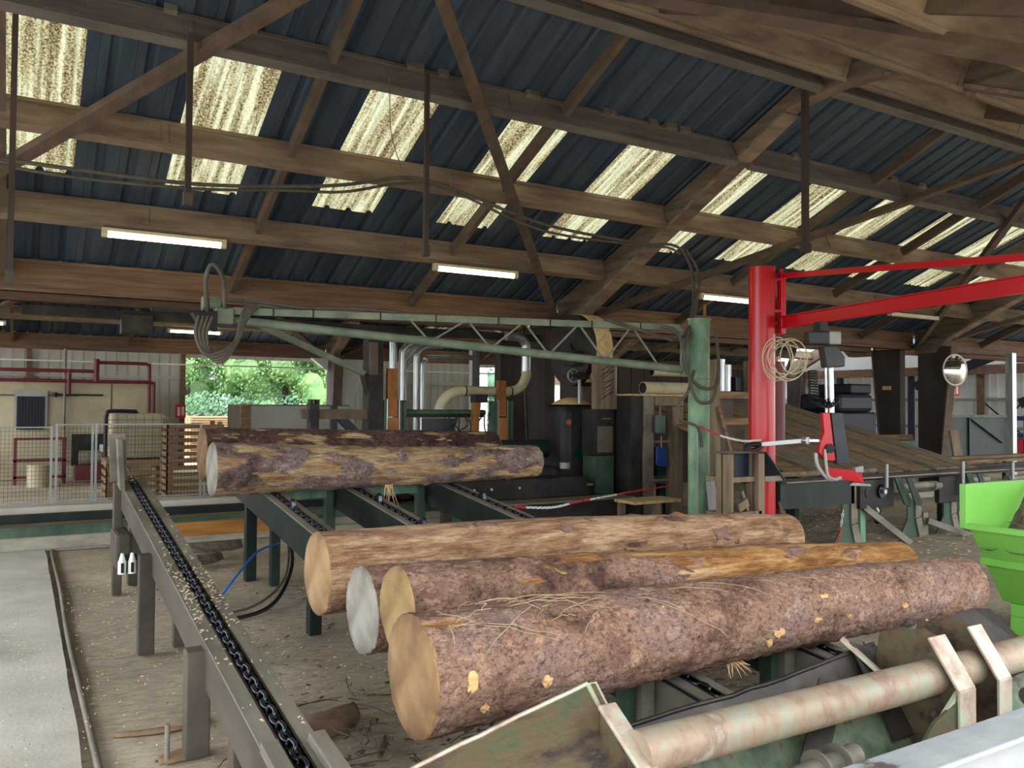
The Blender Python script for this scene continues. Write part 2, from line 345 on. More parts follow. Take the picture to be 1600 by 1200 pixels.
def empty(name, label=None, cat=None, group=None, kind=None):
    o = bpy.data.objects.new(name, None); COL.objects.link(o); o.empty_display_size = 0.1
    return tag(o, label, cat, group, kind)

def link_copy(o, loc=None, rot=None, parent=None):
    c = o.copy(); COL.objects.link(c)
    if loc is not None: c.location = loc
    if rot is not None: c.rotation_euler = rot
    c.parent = parent if parent is not None else o.parent
    return c

# ================================================================== THE SETTING
def struct(o): o['kind'] = 'structure'; return o

# --- floor: earth and sawdust, fine grid near the logs
def terrain():
    b = MB(); x0, x1, y0, y1, n, m = -3.0, 17.0, 0.6, 14.6, 200, 140
    vs = []
    for j in range(m + 1):
        for i in range(n + 1):
            x = x0 + (x1 - x0) * i / n; y = y0 + (y1 - y0) * j / m
            e = min(1, min(i, n - i, j, m - j) / 6.0)
            z = noise.fractal(Vector((x * .9, y * .9, 0)), 1.0, 2.0, 4) * 0.018 + noise.noise(Vector((x * 5, y * 5, 3))) * 0.006
            vs.append((x, y, z * e - 0.012 * e))
    fs = [(j * (n + 1) + i, j * (n + 1) + i + 1, (j + 1) * (n + 1) + i + 1, (j + 1) * (n + 1) + i) for j in range(m) for i in range(n)]
    b.add(vs, fs, True)
    B = 160
    for (a, c, d, e) in [(-B, x0, -B, B), (x1, B, -B, B), (x0, x1, -B, y0), (x0, x1, y1, B)]:
        b.add([(a, d, 0), (c, d, 0), (c, e, 0), (a, e, 0)], [(0, 1, 2, 3)])
    return struct(b.build('floor', 'floor'))
terrain()

# --- raised concrete slab on the left with its edge strip
sl = MB(); n = 46; top = []; pts = []
for i in range(n + 1):
    y = 0.2 + 12.5 * i / n
    pts.append((0.335 + 0.018 * noise.noise(Vector((0, y * 1.3, 0))), y))
poly = [(-9, 0.2)] + pts + [(-9, 12.7)]
sl.prism(poly, 'z', -0.05, 0.035)
slab = struct(sl.build('floor_slab', 'concrete'))
st = MB(); st.tube(smooth_path([(0.40 + 0.012 * math.sin(y * 2.1), y, 0.02) for y in [0.3, 2, 4, 6, 8, 10, 12, 12.68]], 4), 0.022, 8)
st.build('edge_strip', 'steel_worn', slab)

# --- plinth with the carriage rails
pl = struct(MB().box(-9, 7.6, 12.80, 14.65, 0, 0.25).build('floor_plinth', 'plinth', bevel=0.02))
for (y, z0, z1, mt) in [(12.78, 0.20, 0.325, 'green_mach'), (13.62, 0.262, 0.385, 'green_dark')]:
    b = MB(); b.box(-9, 7.5, y, y + 0.03, z0, z1); b.box(-9, 7.5, y - 0.02, y + 0.12, z1, z1 + 0.015)
    b.build('rail_beam', mt, pl)
for (y0, y1, z) in [(12.92, 13.2, 0.31), (13.24, 13.56, 0.31), (14.0, 14.22, 0.30)]:
    MB().box(-9, 7.4, y0, y1, 0.245, z - .02).build('bed_plank', 'plank_x' if 'plank_x' in MT else 'pallet', pl, bevel=0.006)
MB().box(-9, 3.6, 14.1, 14.62, 0.245, 0.455).build('kerb', 'concrete', pl, bevel=0.01)
b = MB(); b.tube([(-3, 12.70, 0.02), (1.35, 12.70, 0.02)], 0.018, 8); b.build('floor_pipe', 'galv_dull', pl)

# --- roof -------------------------------------------------------------------
SL = 0.41; ANG = math.atan(SL); CA, SA = math.cos(ANG), math.sin(ANG)
RIDGE = 6.98; OFF = 14.13                      # second nave repeats the first, further back
ceil = empty('ceiling', kind='structure')
def zbot(y): return 9.09 - SL * y              # underside plane of the purlins, far slope of the first nave
def zsheet(y): return 9.505 - SL * y

def sheet_mesh(name, width, y0, y1, m, ribs=3, mini=True):
    """trapezoid ribbed sheet: x across from 0, y from y0 down the far slope to y1"""
    prof = []; p = width / ribs
    for k in range(ribs):
        a = k * p
        prof += [(a, 0), (a + p * .36, 0), (a + p * .38, .006), (a + p * .40, 0)] if mini else [(a, 0)]
        prof += [(a + p * .62, 0), (a + p * .70, .042), (a + p * .86, .042), (a + p * .94, 0)]
    prof.append((width, 0))
    vs = []; fs = []
    for y in (y0, y1):
        for (x, h) in prof: vs.append((x, y, zsheet(y) + h))
    n = len(prof)
    for i in range(n - 1): fs.append((i, i + 1, n + i + 1, n + i))
    me = bpy.data.meshes.new(name); me.from_pydata(vs, [], fs); me.update(); me.materials.append(MT[m]); return me
PITCH, SKW = 1.944, 0.925
OPW = PITCH - SKW + 0.03
me_full = sheet_mesh('roof_sheet', OPW, RIDGE, 13.72, 'roof')
me_up = sheet_mesh('roof_sheet_upper', SKW + 0.03, RIDGE, 8.9, 'roof')
me_sky = sheet_mesh('skylight_sheet', SKW + 0.02, 8.82, 11.525, 'skylight', mini=False)
me_low = sheet_mesh('roof_sheet_lower', SKW + 0.03, 11.45, 13.72, 'roof')
me_near = sheet_mesh('roof_sheet_near', OPW, RIDGE, 13.85, 'roof')
me_nu = sheet_mesh('roof_sheet_near_upper', SKW + 0.03, RIDGE, 10.5, 'roof')
me_added_sky = sheet_mesh('added_skylight_near', SKW + 0.02, 10.42, 13.12, 'skylight', mini=False)  # invented skylights on the unseen near slope, added to brighten floor and logs
me_nl = sheet_mesh('roof_sheet_near_lower', SKW + 0.03, 13.05, 13.85, 'roof')
def place(me, name, x, dy=0, mirror=False, dz=0):
    o = bpy.data.objects.new(name, me); COL.objects.link(o); o.parent = ceil
    if mirror:
        o.rotation_euler = (0, 0, math.pi); o.location = (x, 2 * RIDGE + dy, dz)
    else: o.location = (x, dy, dz)
    return o
for k in range(-3, 16):
    xr = 0.521 + PITCH * k; xl = xr - SKW
    for dy in (0, OFF):
        place(me_full, 'roof_sheet', xr - 0.01, dy)
        place(me_up, 'roof_sheet', xl - 0.01, dy, dz=0.004)
        place(me_sky, 'skylight_sheet', xl, dy, dz=0.002)
        place(me_low, 'roof_sheet', xl - 0.01, dy)
        place(me_near, 'roof_sheet', xr + OPW - 0.01, dy, True)
        place(me_nu, 'roof_sheet', xl + SKW + 0.02, dy, True, 0.004); place(me_added_sky, 'skylight_sheet', xl + SKW + 0.01, dy, True, 0.002); place(me_nl, 'roof_sheet', xl + SKW + 0.02, dy, True)  # the near-slope skylight row is added for its light, out of view
# ridge caps and valley gutter
for dy in (0, OFF):
    zr = zsheet(RIDGE) + 0.05
    MB().add([(-7, RIDGE - .3 + dy, zr - .12), (-7, RIDGE + dy, zr + .02), (-7, RIDGE + .3 + dy, zr - .12), (31, RIDGE - .3 + dy, zr - .12), (31, RIDGE + dy, zr + .02), (31, RIDGE + .3 + dy, zr - .12)],
             [(0, 1, 4, 3), (1, 2, 5, 4)]).build('ridge_cap', 'roof', ceil)
MB().box(-7, 31, 13.62, 14.36, 3.70, 3.74).build('valley_gutter', 'galv_dull', ceil)

XF = [-2.45, 8.95, 20.35, 31.7]                 # frames
def purlin(y, mirror=False, dy=0, x0=0, x1=1, m='beam', depth=0.36, web=0.09, fl=0.13):
    """box purlin square to the slope, bottom on the underside plane"""
    b = MB(); c = Vector((0, CA, -SA)); nrm = Vector((0, SA, CA))
    base = Vector((0, y, zbot(y)))
    def seg(a0, a1, wd, xa, xb):
        vs = []
        for x in (xa, xb):
            for (s, t) in ((-wd / 2, a0), (wd / 2, a0), (wd / 2, a1), (-wd / 2, a1)):
                p = base + c * s + nrm * t
                yy = 2 * RIDGE - p.y if mirror else p.y
                vs.append((x, yy + dy, p.z))
        b.add(vs, [(0, 1, 2, 3), (7, 6, 5, 4), (0, 4, 5, 1), (1, 5, 6, 2), (2, 6, 7, 3), (3, 7, 4, 0)])
    seg(0.0, 0.05, fl, x0, x1); seg(depth - 0.05, depth, fl, x0, x1); seg(0.05, depth - 0.05, web, x0, x1)
    k = int((x1 - x0) / 3.04)
    for i in range(k + 1):                      # stiffener blocks where the struts meet
        xs = x0 + 0.05 + i * (x1 - x0 - 0.15) / max(1, k); seg(0.05, depth - 0.05, fl - 0.01, xs, xs + 0.07)
    return b.build('purlin', m, ceil)
YP = [7.14, 8.63, 10.16, 11.77]
for i in range(3):
    xa, xb = XF[i] + (0.26 if i else 0), XF[i + 1]
    for dy in (0, OFF):
        for j, y in enumerate(YP):
            purlin(y, False, dy, xa, xb, 'beam_shaded' if j < 2 else 'beam')  # two upper purlins take the beam colour with shade painted in
        for j, y in enumerate([7.14, 8.63, 10.16, 11.77]):
            purlin(y, True, dy, xa, xb, 'beam')
        # eave beam, deeper, reddish plywood
        for mir in (False, True):
            yv = 2 * RIDGE - 13.4 if mir else 13.4
            b = MB(); b.box(xa, xb, yv + dy - .05, yv + dy + .05, 3.55, 4.0); b.box(xa, xb, yv + dy - .08, yv + dy + .08, 3.55, 3.6); b.box(xa, xb, yv + dy - .08, yv + dy + .08, 3.95, 4.0)
            b.build('eave_beam', 'plywood', ceil)
# dusty foam fillers left on top of a purlin
for i, x in enumerate((1.15, 1.85, 3.75, 4.15, 5.35, 6.55, 7.35, 7.62, 7.88, 10.2, 12.6, 13.4)):
    MB().bar((x, 8.685, zbot(8.685) + .375), (x + (.2 if i % 3 else .12), 8.685, zbot(8.685) + .375), .06, .08, (0, SA, CA)).build('foam_filler', 'steel_worn', ceil)
# struts between the purlins
for dy in (0, OFF):
    for x in (-0.22, 2.82, 5.86, 12.02, 15.06, 18.1, 23.4, 26.4):
        YY = YP + [13.36]
        for a, c in zip(YY[:-1], YY[1:]):
            ya, yb = a + 0.06, c - 0.06
            h = 0.17
            MB().bar((x, ya + dy, zbot(ya) + 0.20), (x, yb + dy, zbot(yb) + 0.16), 0.075, h, (0, SA, CA)).build('roof_strut', 'strut', ceil)
            MB().bar((x, 2 * RIDGE - ya + dy, zbot(ya) + 0.20), (x, 2 * RIDGE - yb + dy, zbot(yb) + 0.16), 0.075, h).build('roof_strut', 'strut', ceil)
# portal frames: tapered rafters and columns
def frame(x, dy):
    w = 0.25
    lower = [(12.75, 3.45), (12.35, 3.86), (10.65, 4.64), (8.84, 5.50), (7.70, 6.10), (6.98, 6.16)]
    upper = [(6.98, zbot(6.98) + 0.36), (13.3, zbot(13.3) + 0.36), (13.3, 3.45)]
    poly = lower + upper
    m1 = [(y + dy, z) for y, z in poly]; m2 = [(2 * RIDGE - y + dy, z) for y, z in poly]
    MB().prism(m1, 'x', x, x + w).build('rafter', 'rafter', ceil)
    MB().prism(m2, 'x', x, x + w).build('rafter', 'rafter', ceil)
    MB().bar((x + w / 2, 12.35 + dy, 3.84), (x + w / 2, 7.75 + dy, 6.06), w + .05, 0.045, (0, SA, CA)).build('rafter_flange', 'beam', ceil)
    MB().bar((x + w / 2, 2 * RIDGE - 12.35 + dy, 3.84), (x + w / 2, 2 * RIDGE - 7.75 + dy, 6.06), w + .05, 0.045, (0, -SA, CA)).build('rafter_flange', 'beam', ceil)
    for mir in (False, True):
        cp = [(12.3, 3.6), (13.23, 3.6), (13.23, 0.0), (12.66, 0.0)]
        if mir: cp = [(2 * RIDGE - y, z) for y, z in cp]
        if mir and dy: cp = [(14.58 - dy, 3.6), (13.74 - dy, 3.6), (13.74 - dy, 0.0), (14.26 - dy, 0.0)]
        if mir and dy == 0 and x < 30: continue        # open side towards the yard stays free of posts in view
        mt = 'clad_white' if False else 'column'
        MB().prism([(y + dy, z) for y, z in cp], 'x', x + 0.01, x + w - 0.01).build('column', mt, ceil, bevel=0.01)
        if not mir or dy:
            s = -1 if not mir else 1
            ya, yb = (12.3, 12.66) if not mir else ((14.58 - dy, 14.26 - dy) if dy else (2 * RIDGE - 12.3, 2 * RIDGE - 12.66))
            MB().bar((x + w / 2, ya + dy, 3.6), (x + w / 2, yb + dy, 0.0), w + .06, 0.04, (0, 1, 0)).build('column_flange', 'strut', ceil)
for x in XF:
    for dy in (0, OFF): frame(x, dy)
# wind braces under the purlins
def brace(p, q, wd=0.14, h=0.10): MB().bar(p, q, wd, h, (0, SA, CA)).build('wind_brace', 'strut', ceil)
for i in range(3):
    xm = (XF[i] + 0.25 + XF[i + 1]) / 2
    for dy in (0, OFF):
        brace((XF[i + 1] - 0.05, 13.25 + dy, zbot(13.25) - 0.05), (xm - .05, 7.1 + dy, zbot(7.1) - 0.05))
        brace((XF[i] + 0.3, 13.25 + dy, zbot(13.25) - 0.05), (xm - .7, 7.1 + dy, zbot(7.1) - 0.05))
        brace((XF[i + 1] - 0.05, 2 * RIDGE - 13.25 + dy, zbot(13.25) - 0.05), (xm, 6.9 + dy, zbot(7.05) - 0.05))

# --- walls --------------------------------------------------------------------
def clad_panel(name, wdt, z0, z1, m):
    b = MB(); prof = []
    for k in range(3):
        a = k * wdt / 3
        prof += [(a, 0), (a + wdt * .25, 0), (a + wdt * .265, .03), (a + wdt * .315, .03)]
    prof.append((wdt, 0)); n = len(prof)
    vs = [(x, y, z0) for x, y in prof] + [(x, y, z1) for x, y in prof]
    b.add(vs, [(i, i + 1, n + i + 1, n + i) for i in range(n - 1)])
    me = bpy.data.meshes.new(name); me.from_pydata(b.v, [], b.f); me.materials.append(MT[m]); me.update(); return me
wb = empty('wall_back', kind='structure'); YB = 27.95
mp = clad_panel('cladding', 0.93, 0, 3.62, 'clad')
def back_panels(x0, x1, me=mp):
    n = max(1, round((x1 - x0) / 0.93)); wd = (x1 - x0) / n
    for i in range(n):
        o = bpy.data.objects.new('cladding_panel', me); COL.objects.link(o); o.parent = wb; o.location = (x0 + i * wd, YB, 0); o.scale = (wd / 0.93, 1, 1)
back_panels(-6.5, 4.42); back_panels(9.7, 14.9); back_panels(19.2, 31.7)
mh = clad_panel('cladding_high', 0.93, 3.46, 3.62, 'clad')
back_panels(4.42, 9.7, mh); back_panels(14.9, 19.2, mh)
for (x, z1) in [(0.15, 3.6), (4.36, 3.6), (9.25, 3.6), (12.4, 3.6), (14.76, 3.6), (19.2, 3.6), (21.6, 3.6), (24, 3.6)]:
    MB().box(x, x + 0.14, YB - 0.22, YB - 0.06, 0, z1).build('wall_post', 'plywood', wb)
for z in (1.5, 2.75):
    for (a, c) in [(-6.5, 4.36), (9.4, 14.76), (19.3, 31)]:
        MB().box(a, c, YB - 0.06, YB, z, z + 0.10).build('wall_rail', 'clad', wb)
b = MB(); b.tube([(-6, 27.2, 3.2), (20, 27.2, 3.2)], 0.025, 8); b.build('wall_conduit', 'clad_white', wb)
# pale tapered wall column seen beside the opening
b = MB(); b.prism([(9.1, 0), (9.42, 0), (10.2, 3.55), (8.4, 3.55), (9.1, 3.0)], 'y', 27.2, 27.42); b.build('wall_column', 'clad_white', wb)
wr = empty('wall_right', kind='structure')
mw = clad_panel('cladding_white', 0.93, 0, 3.7, 'clad_white')
for i in range(15, 31):
    o = bpy.data.objects.new('cladding_panel', mw); COL.objects.link(o); o.parent = wr; o.location = (32.2, -0.6 + i * 0.93, 0); o.rotation_euler = (0, 0, math.pi / 2)
for y in (4, 9, 14.2, 18.1, 21, 24.5):
    MB().box(31.95, 32.1, y, y + 0.22, 0, 3.7).build('wall_post', 'plywood' if y == 18.1 else 'blue_steel', wr)
for z in (2.3, 1.2): MB().box(32.05, 32.16, 13.4, 28, z, z + 0.12).build('wall_rail', 'galv_dull', wr)
MB().box(31.9, 32.1, 13.4, 28, 3.35, 3.7).build('wall_beam', 'plywood', wr)
MB().prism([(13.4, 3.7), (28, 3.7), (28, 4.3), (21.1, 6.9), (13.4, 4.2)], 'x', 32.2, 32.23).build('gable_cladding', 'clad_white', wr)

# ================================================================== LOGS
def make_log(label, pL, pR, rL, rR, seed, lm, em, bark_bias, group, bend=(0, 0), knots=6, butt=0.0, tilt=0.0, bark_x=None, rough=1.0):
    root = empty('log', label, 'log', group)
    pL, pR = Vector(pL), Vector(pR); L = (pR - pL).length
    n, m = (400, 150) if pL.y < 6 else (260, 110)
    vs = []; att = []; rings = []
    rnd = random.Random(seed)
    kn = [(rnd.uniform(.05, .95), rnd.uniform(0, 6.28), rnd.uniform(.02, .045)) for _ in range(knots)]
    sv = Vector((seed * 7.3, seed * 3.1, seed * 1.7))
    for i in range(n + 1):
        s = i / n
        c = pL.lerp(pR, s) + Vector((0, bend[0], bend[1])) * math.sin(math.pi * s)
        r = rL + (rR - rL) * s + butt * math.exp(-s * 9)
        ring = []
        for k in range(m):
            a = 2 * math.pi * k / m; ca, sa = math.cos(a), math.sin(a)
            q = Vector((s * L * 0.8, ca * 0.9, sa * 0.9)) + sv
            rr = r * (1 + 0.05 * noise.noise(q * 1.1))
            for (ks, ka, kr) in kn:
                d2 = ((s - ks) * L) ** 2 + ((math.remainder(a - ka, 2 * math.pi)) * r) ** 2
                if d2 < 0.03: rr += 0.022 * math.exp(-d2 / (kr * kr))
            q2 = Vector((s * L * 2.2, ca * r * 7, sa * r * 7)) + sv
            bm_ = noise.fractal(q2, 0.9, 2.1, 4) + bark_bias
            if bark_x: bm_ += bark_x[0] + (bark_x[1] - bark_x[0]) * s
            bk = min(1, max(0, (bm_ - 0.02) / 0.07))
            q3 = Vector((s * L * 14, ca * r * 26, sa * r * 26)) + sv
            fine = noise.noise(q3)
            q4 = Vector((s * L * 5, ca * r * 14, sa * r * 14)) + sv
            crack = noise.noise(q4)
            wv = noise.noise_vector(q2 * 1.3) * 0.5
            dd = noise.voronoi(Vector((s * L * 9, ca * r * 13, sa * r * 13)) + sv + wv)[0]
            plate = min(0.30, dd[1] - dd[0]) / 0.30
            rr += bk * (0.004 + rough * (0.007 * plate + 0.005 * fine + 0.006 * crack)) + (1 - bk) * (0.002 * fine + 0.003 * crack)
            ring.append((c.x + (tilt * (1 - s) * sa * r), c.y + ca * rr, c.z + sa * rr)); att.append(bk)
        rings.append(ring); vs += ring
    b = MB(); fs = []
    for i in range(n):
        for k in range(m):
            l = (k + 1) % m; fs.append((i * m + k, (i + 1) * m + k, (i + 1) * m + l, i * m + l))
    b.add(vs, fs, True)
    o = b.build('trunk', lm, root)
    at = o.data.attributes.new('bark', 'FLOAT', 'POINT'); at.data.foreach_set('value', att)
    for side, ring, dirn in (('L', rings[0], -1), ('R', rings[-1], 1)):
        cx = sum(p[0] for p in ring) / m; cy = sum(p[1] for p in ring) / m; cz = sum(p[2] for p in ring) / m
        b = MB(); vv = []; ff = []
        for t, off in ((1.0, 0.0), (0.97, 0.012), (0.7, 0.018), (0.35, 0.022)):
            vv += [(cx + (p[0] - cx) * t + dirn * off, cy + (p[1] - cy) * t, cz + (p[2] - cz) * t) for p in ring]
        for j in range(3):
            for k in range(m):
                l = (k + 1) % m; ff.append((j * m + k, j * m + l, (j + 1) * m + l, (j + 1) * m + k))
        vv.append((cx + dirn * 0.022, cy, cz)); ff += [(3 * m + k, 3 * m + (k + 1) % m, 4 * m) for k in range(m)]
        b.add(vv, ff, True)
        ce = b.build('cut_end', em, root, origin=(cx, cy + 0.03, cz - 0.02)); ce['label'] = em.name.replace('cut_end_', '').replace('_', ' ') + ' sawn log end with growth rings'
    return root
E_TAN = end_mat('cut_end_tan', (124, 94, 64), (158, 126, 88), (180, 150, 110))
E_ORANGE = end_mat('cut_end_orange', (110, 82, 54), (140, 108, 72), (164, 134, 94))
E_GREY = end_mat('cut_end_weathered_grey', (112, 106, 96), (146, 142, 132), (170, 166, 158))
E_YEL = end_mat('cut_end_yellow', (112, 88, 54), (148, 120, 76), (172, 144, 98))
E_BROWN = end_mat('cut_end_brown', (96, 70, 48), (128, 96, 68), (150, 118, 86))
M4 = log_mat('reddish_bark_log', WOOD_ORANGE, BARK)
M1 = log_mat('peeled_tan_log', WOOD_TAN, BARK)
M3 = log_mat('half_peeled_orange_log', WOOD_ORANGE, BARK)
M5 = log_mat('patchy_grey_bark_log', WOOD_PALE, BARK_GREY)
M6 = log_mat('dark_bark_log', WOOD_PALE, BARK_DARK)
GA, GB = 'logs lying on the infeed deck', 'logs waiting at the saw'
log4 = make_log('nearest big log, covered in reddish brown bark, with orange tan cut end', (1.56, 3.475, 0.773), (5.86, 3.475, 0.735), 0.258, 0.188, 4, M4, E_ORANGE, 0.95, GA, (0, 0.02), 9, 0.01)
log1 = make_log('mostly peeled tan log at the back of the nearer deck', (1.625, 5.08, 0.945), (5.90, 5.08, 0.86), 0.252, 0.186, 1, M1, E_TAN, -0.55, GA, (0, 0.045), 7, 0.005, bark_x=(-0.05, 0.22))
log2 = make_log('bark covered log with weathered grey cut end wedged between two logs', (1.69, 4.47, 0.835), (5.3, 4.50, 0.76), 0.238, 0.16, 2, M4, E_GREY, 0.7, GA, (0, 0), 5, 0.0)
log3 = make_log('log with yellow ringed end, bark on its left half and peeled orange on its right', (1.70, 3.985, 0.945), (5.87, 3.99, 0.775), 0.216, 0.192, 3, M3, E_YEL, 0.15, GA, (0, 0.02), 6, 0.0, bark_x=(0.75, -1.15))
log5 = make_log('log with patchy grey bark and pale bare wood on the raised chains', (1.69, 8.75, 1.332), (5.56, 8.75, 1.305), 0.262, 0.185, 5, M5, E_GREY, 0.06, GB, (0, -0.01), 5, 0.01)
log6 = make_log('dark barked log lying furthest back, beside the saw carriage', (1.72, 9.45, 1.45), (5.35, 9.45, 1.43), 0.27, 0.22, 6, M6, E_BROWN, 0.4, GB, (0, 0), 5, 0.01)

# twigs and roots lying over the nearest log, bark splinters under it
tw = MB(); rnd = random.Random(3)
for i in range(44):
    x = rnd.uniform(1.75, 2.9) if i < 33 else rnd.uniform(3.0, 4.2)
    a = rnd.uniform(1.0, 2.2); ln = rnd.uniform(0.15, 0.6); pts = []
    dx, da = rnd.choice([-1, 1, 1]) * rnd.uniform(.4, 1), rnd.uniform(-.9, .9)
    for k in range(7):
        t = k / 6; xx = max(1.66, x + dx * ln * t + rnd.uniform(-.012, .012)); aa = a + da * ln * t * 2 + rnd.uniform(-.03, .03)
        R = 0.258 + (0.188 - 0.258) * (xx - 1.56) / 4.3 + 0.026 + 0.015 * math.sin(3 * t)
        pts.append((xx, 3.475 + math.cos(aa) * R, 0.773 - 0.009 * (xx - 1.56) + math.sin(aa) * R))
    tw.tube(smooth_path(pts, 2), rnd.uniform(.0012, .0024), 5, False)
tag(tw.build('root_tangle', 'twig'), 'tangle of pale dry roots lying over the nearest log', 'roots', kind='stuff')
sp = MB()
for i in range(12):
    x0 = 3.48 + rnd.uniform(-.04, .04); p = Vector((x0, 3.40, 0.575)); q = p + Vector((rnd.uniform(-.1, .12), rnd.uniform(-.09, -.02), rnd.uniform(-.09, -.03)))
    sp.tube([p, q], 0.006, 4, True, False, 0.001)
tag(sp.build('bark_splinters', 'fresh'), 'splayed pale wood splinters under the nearest log', 'splinters', kind='stuff')
sp = MB()
for i in range(9):
    p = Vector((3.52 + rnd.uniform(-.05, .05), 8.52, 1.12)); q = p + Vector((rnd.uniform(-.1, .1), -.1, rnd.uniform(-.3, -.08)))
    sp.tube([p, q], 0.007, 4, True, False, 0.002)
tag(sp.build('bark_splinters', 'fresh'), 'pale splinters hanging under the patchy grey log', 'splinters', kind='stuff')
# flakes of bark lifted off the trunks
def flake(parent, x, y, z, R, a, sx, sa_, seed, m):
    b = MB(); r = random.Random(seed); n = 12; vs = []; c = []
    for k in range(n):
        t = 2 * math.pi * k / n; rr = r.uniform(.65, 1.1)
        xx = x + sx * rr * math.cos(t); aa = a + sa_ * rr * math.sin(t); Rr = R + 0.012 + 0.012 * r.random()
        vs.append((xx, y + math.cos(aa) * Rr, z + math.sin(aa) * Rr))
    vs.append((x, y + math.cos(a) * (R + 0.022), z + math.sin(a) * (R + 0.022)))
    vs2 = [(p[0], y + (p[1] - y) * (R - .01) / (R + .016), z + (p[2] - z) * (R - .01) / (R + .016)) for p in vs[:n]]
    b.add(vs + vs2, [(k, (k + 1) % n, n) for k in range(n)] + [(k, (k + 1) % n, n + 1 + (k + 1) % n, n + 1 + k) for k in range(n)])
    return b.build('bark_flake', m, parent)
BK = mat('bark_flake_brown', [(96, 72, 66), (132, 100, 90), (150, 120, 104)], 9, bump=0.4)
PW = mat('bare_wood_flake', [(176, 132, 82), (214, 180, 126)], 9, (1, 4, 4), bump=0.2)
flake(log3, 4.55, 3.99, 0.83, 0.20, 2.0, 0.15, 0.35, 1, BK); flake(log3, 3.65, 3.99, 0.86, 0.205, 2.15, 0.08, 0.25, 2, BK)
for i, (x, a, sx, sa_) in enumerate([(3.68, 3.62, .06, .12), (3.62, 3.85, .03, .1), (4.02, 3.5, .05, .06), (4.3, 3.55, .02, .05), (4.86, 3.55, .035, .09), (4.12, 2.95, .05, .08), (2.12, 3.72, .035, .12), (1.72, 3.5, .035, .2), (2.9, 2.7, .02, .05), (2.55, 2.4, .015, .04), (4.4, 3.1, .02, .05), (1.8, 4.0, .03, .1)]):
    flake(log4, x, 3.475, 0.773 - 0.009 * (x - 1.56), 0.262 - 0.0163 * (x - 1.56) - 0.002, a - .42, sx * .8, sa_, 20 + i, PW)
flake(log1, 4.9, 5.08, 0.88, 0.205, 2.6, .12, .35, 40, BK); flake(log1, 3.4, 5.08, 0.95, 0.225, 2.3, .06, .2, 41, BK)

# ================================================================== CHAIN CONVEYORS
def zdeck(y): return 0.10 + 0.11 * y
def link_mesh(L, W, r, name, m):
    b = MB(); pts = []; R = W / 2 - r; h = L / 2 - R - r
    for k in range(5):
        a = -math.pi / 2 + math.pi * k / 4; pts.append((R * math.sin(a), h + R * math.cos(a), 0))
    for k in range(5):
        a = math.pi / 2 + math.pi * k / 4; pts.append((R * math.sin(a), -h + R * math.cos(a), 0))
    b.tube(pts, r, 6, False, True)
    me = bpy.data.meshes.new(name); me.from_pydata(b.v, [], b.f); me.polygons.foreach_set('use_smooth', [True] * len(b.f)); me.materials.append(MT[m]); return me
LINK = link_mesh(0.112, 0.066, 0.0115, 'chain_link', 'chain')
def conveyor(label, x, y0, y1, hw, groove, depth, side, legs, links=True, legmat='conv_side', dogs=()):
    root = empty('log_conveyor', label, 'conveyor', 'chain conveyors feeding the saw')
    sl_ = math.atan(0.11)
    for s in (-1, 1):                       # side channels with dusty top flange
        b = MB(); xa = x + s * (groove + hw) / 2
        prof = [(y0, zdeck(y0) - depth), (y1, zdeck(y1) - depth), (y1, zdeck(y1) - 0.012), (y0, zdeck(y0) - 0.012)]
        xo = x + s * hw
        b.prism(prof, 'x', min(xo, xo - s * 0.02), max(xo, xo - s * 0.02)); b.build('side_plate', side, root)
        b = MB(); b.bar((x + s * (groove + hw) / 2, y0, zdeck(y0) - 0.006), (x + s * (groove + hw) / 2, y1, zdeck(y1) - 0.006), hw - groove, 0.014); b.build('top_flange', 'steel_worn', root)
        b = MB(); xi = x + s * groove; b.prism([(y0, zdeck(y0) - .09), (y1, zdeck(y1) - .09), (y1, zdeck(y1) + .002), (y0, zdeck(y0) + .002)], 'x', min(xi, xi + s * .012), max(xi, xi + s * .012)); b.build('chain_guide', 'steel_dark', root)
    MB().bar((x, y0, zdeck(y0) - .075), (x, y1, zdeck(y1) - .075), 2 * groove, 0.02).build('chain_bed', 'steel_dark', root)
    if links:
        pitch = 0.086; nl = int((y1 - y0) / pitch)
        for i in range(nl):
            y = y0 + 0.03 + i * pitch
            o = bpy.data.objects.new('chain_link', LINK); COL.objects.link(o); o.parent = root
            o.location = (x, y, zdeck(y) - 0.008); o.rotation_euler = (sl_, math.radians(28 if i % 2 else -62), 0)
    for y in dogs:                          # pusher dogs standing up from the chain
        b = MB(); z = zdeck(y); b.prism([(y - .07, z - .02), (y + .09, z - .02), (y + .07, z + .03), (y - .02, z + .085), (y - .06, z + .06)], 'x', x - .02, x + .02); b.build('pusher_dog', 'chain', root, bevel=.006)
    for (ly, lx, wd, zt) in legs:
        MB().box(lx - wd / 2, lx + wd / 2, ly - wd / 2, ly + wd / 2, 0, zdeck(ly) - zt).build('leg', legmat, root, bevel=.008)
    return root
c1 = conveyor('long inclined chain conveyor on the left with a dusty brown frame', 1.055, 1.9, 9.75, 0.125, 0.035, 0.25, 'conv_side',
              [(5.0, 0.90, 0.13, .05), (7.2, 0.90, 0.12, .10), (7.3, 1.17, .1, .2), (10.0, 1.12, 0.13, .2), (4.4, 1.02, .12, .2)], True)
